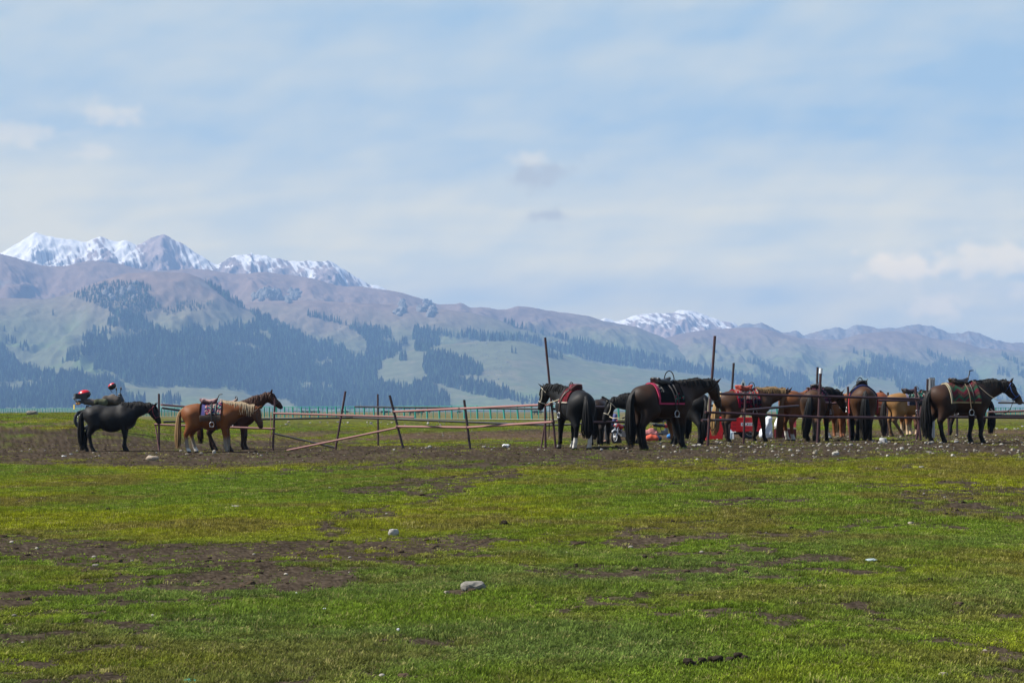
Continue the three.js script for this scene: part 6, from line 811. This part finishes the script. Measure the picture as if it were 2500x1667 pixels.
/* ---------- person seated on a low stone, looking at a phone ---------- */
{
  const d = 56, [x, y, z] = on(1502, d), turn = Math.PI + 0.55, t = thing('person', 'person in a blue shirt and dark trousers sitting bent over a phone', 'person', [x, y, z], turn);   // faces left and a little to the camera
  const st = putStone('stone', 'low stone the person in the blue shirt sits on', 'stone', null, 1506, HY - F * (y - EYE) / d + 0.4, 24, 22, 2, mottle(stoneShape(51, 0.8, 0.3), [0.07, 0.055, 0.042], 3));
  const hip = V(0, 0.44, 0), chest = V(0.14, 0.80, 0), neck = V(0.20, 0.93, 0), headC = V(0.29, 1.05, 0), skin = std(0.28, 0.15, 0.095, 0.6), cloth = (r, g, b) => std(r, g, b, 0.9);
  const bones = (list) => boneField(list.map(([a, ra, b, rb, k, sz]) => [a.x, a.y, a.z, ra, b.x, b.y, b.z, rb, k, sz])), knee = (s) => V(0.40, 0.50, s * 0.13), ankle = (s) => V(0.42, 0.09, s * 0.13), sh = (s) => V(0.13, 0.86, s * 0.18), elbow = (s) => V(0.24, 0.62, s * 0.23), wrist = (s) => V(0.42, 0.60, s * 0.07), core = [];
  core.push([hip, 0.13, chest, 0.125, 0.08, 0.8], [chest, 0.12, neck, 0.06, 0.06, 0.8], [neck, 0.052, headC, 0.06, 0.04], [headC.clone().add(V(-0.02, 0.035, 0)), 0.088, headC.clone().add(V(0.03, -0.03, 0)), 0.072, 0.05], [headC.clone().add(V(0.06, -0.075, 0)), 0.045, headC.clone().add(V(0.03, -0.05, 0)), 0.055, 0.04], [headC.clone().add(V(0.105, -0.02, 0)), 0.012, headC.clone().add(V(0.115, -0.045, 0)), 0.016, 0.02]);
  for (const s of [1, -1]) { core.push([sh(s), 0.06, elbow(s), 0.045, 0.06], [elbow(s), 0.043, wrist(s), 0.028, 0.03], [hip.clone().add(V(0.02, 0, s * 0.09)), 0.10, knee(s), 0.062, 0.06], [knee(s), 0.06, ankle(s), 0.04, 0.03], [ankle(s), 0.04, ankle(s).add(V(0.13, -0.05, 0)), 0.035, 0.03], [headC.clone().add(V(-0.01, 0.0, s * 0.085)), 0.018, headC.clone().add(V(-0.01, 0.03, s * 0.088)), 0.016, 0.02]); }
  let body = surfaceNets(bones(core), [-0.25, -0.02, -0.36], [0.66, 1.25, 0.36], 0.02);
  const hands = [1, -1].map((s) => { const w = wrist(s), pl = w.clone().add(V(0.07, 0.01, -s * 0.012)), l = [[w, 0.026, pl, 0.03, 0.02, 1]]; for (let f = 0; f < 4; f++) { const b = pl.clone().add(V(0.012, 0.018 - f * 0.015, -s * 0.005)), m = b.clone().add(V(0.032 - f * 0.003, 0.006, -s * 0.018)), e = m.clone().add(V(0.004, 0.008, -s * 0.026)); l.push([b, 0.0095, m, 0.009, 0.008], [m, 0.009, e, 0.008, 0.006]); } const tb = w.clone().add(V(0.03, 0.022, -s * 0.006)); l.push([tb, 0.011, tb.clone().add(V(0.035, 0.03, -s * 0.008)), 0.0095, 0.01]); const g = bones(l); return surfaceNets(g, [w.x - 0.05, w.y - 0.09, w.z - 0.09], [w.x + 0.17, w.y + 0.11, w.z + 0.09], 0.006); });
  body = mergeGeometries([body, ...hands]); part(t, 'body', body, skin);
  part(t, 'shirt', surfaceNets(bones([[hip, 0.145, chest, 0.14, 0.08, 0.8], [chest, 0.135, neck.clone().add(V(0, -0.03, 0)), 0.07, 0.06, 0.8], ...[1, -1].flatMap((s) => [[sh(s), 0.075, elbow(s), 0.06, 0.06], [elbow(s), 0.058, wrist(s).lerp(elbow(s), 0.15), 0.04, 0.03]])]), [-0.25, 0.25, -0.4], [0.6, 1.1, 0.4], 0.022), cloth(0.075, 0.085, 0.20));
  part(t, 'trousers', surfaceNets(bones([[hip.clone().add(V(-0.02, -0.02, 0)), 0.15, hip.clone().add(V(0.05, 0, 0)), 0.14, 0.08, 0.8], ...[1, -1].flatMap((s) => [[hip.clone().add(V(0.02, 0, s * 0.09)), 0.112, knee(s), 0.076, 0.06], [knee(s), 0.074, ankle(s).add(V(-0.005, 0.02, 0)), 0.056, 0.04]])]), [-0.3, 0.02, -0.4], [0.6, 0.75, 0.4], 0.022), cloth(0.035, 0.035, 0.04));
  for (const s of [1, -1]) part(t, 'shoe', surfaceNets(bones([[ankle(s).add(V(-0.03, -0.035, 0)), 0.052, ankle(s).add(V(0.15, -0.055, 0)), 0.042, 0.04]]), [0.25, -0.04, s * 0.13 - 0.1], [0.72, 0.2, s * 0.13 + 0.1], 0.018), cloth(0.02, 0.018, 0.016));
  part(t, 'hair', surfaceNets(bones([[headC.clone().add(V(-0.035, 0.055, 0)), 0.092, headC.clone().add(V(-0.045, -0.01, 0)), 0.08, 0.05], [headC.clone().add(V(0.02, 0.085, 0)), 0.06, headC.clone().add(V(-0.03, 0.08, 0)), 0.07, 0.05]]), [0.05, 0.9, -0.2], [0.5, 1.3, 0.2], 0.018), cloth(0.012, 0.010, 0.009));
  for (const s of [1, -1]) { const e = part(t, 'eye', new THREE.SphereGeometry(0.011, 8, 6), eyeM); e.position.copy(headC).add(V(0.082, 0.0, s * 0.032)); } part(t, 'mouth', strand([headC.clone().add(V(0.098, -0.078, -0.022)), headC.clone().add(V(0.108, -0.08, 0)), headC.clone().add(V(0.098, -0.078, 0.022))], 0.005, 0.005, 2, 5), std(0.2, 0.07, 0.06, 0.6));
  const ph = top('phone', box(0.16, 0.085, 0.012, 0, 0, 0, 0, 0, 0, 0.005), std(0.012, 0.012, 0.014, 0.2)); const q = V(0.525, 0.655, 0).applyAxisAngle(V(0, 1, 0), turn).add(V(x, y, z)); ph.position.copy(q); ph.rotation.set(-0.7, turn + Math.PI / 2, 0.35); tag(ph, 'dark phone held by the seated person', 'phone');
}
renderer.render(scene, camera);
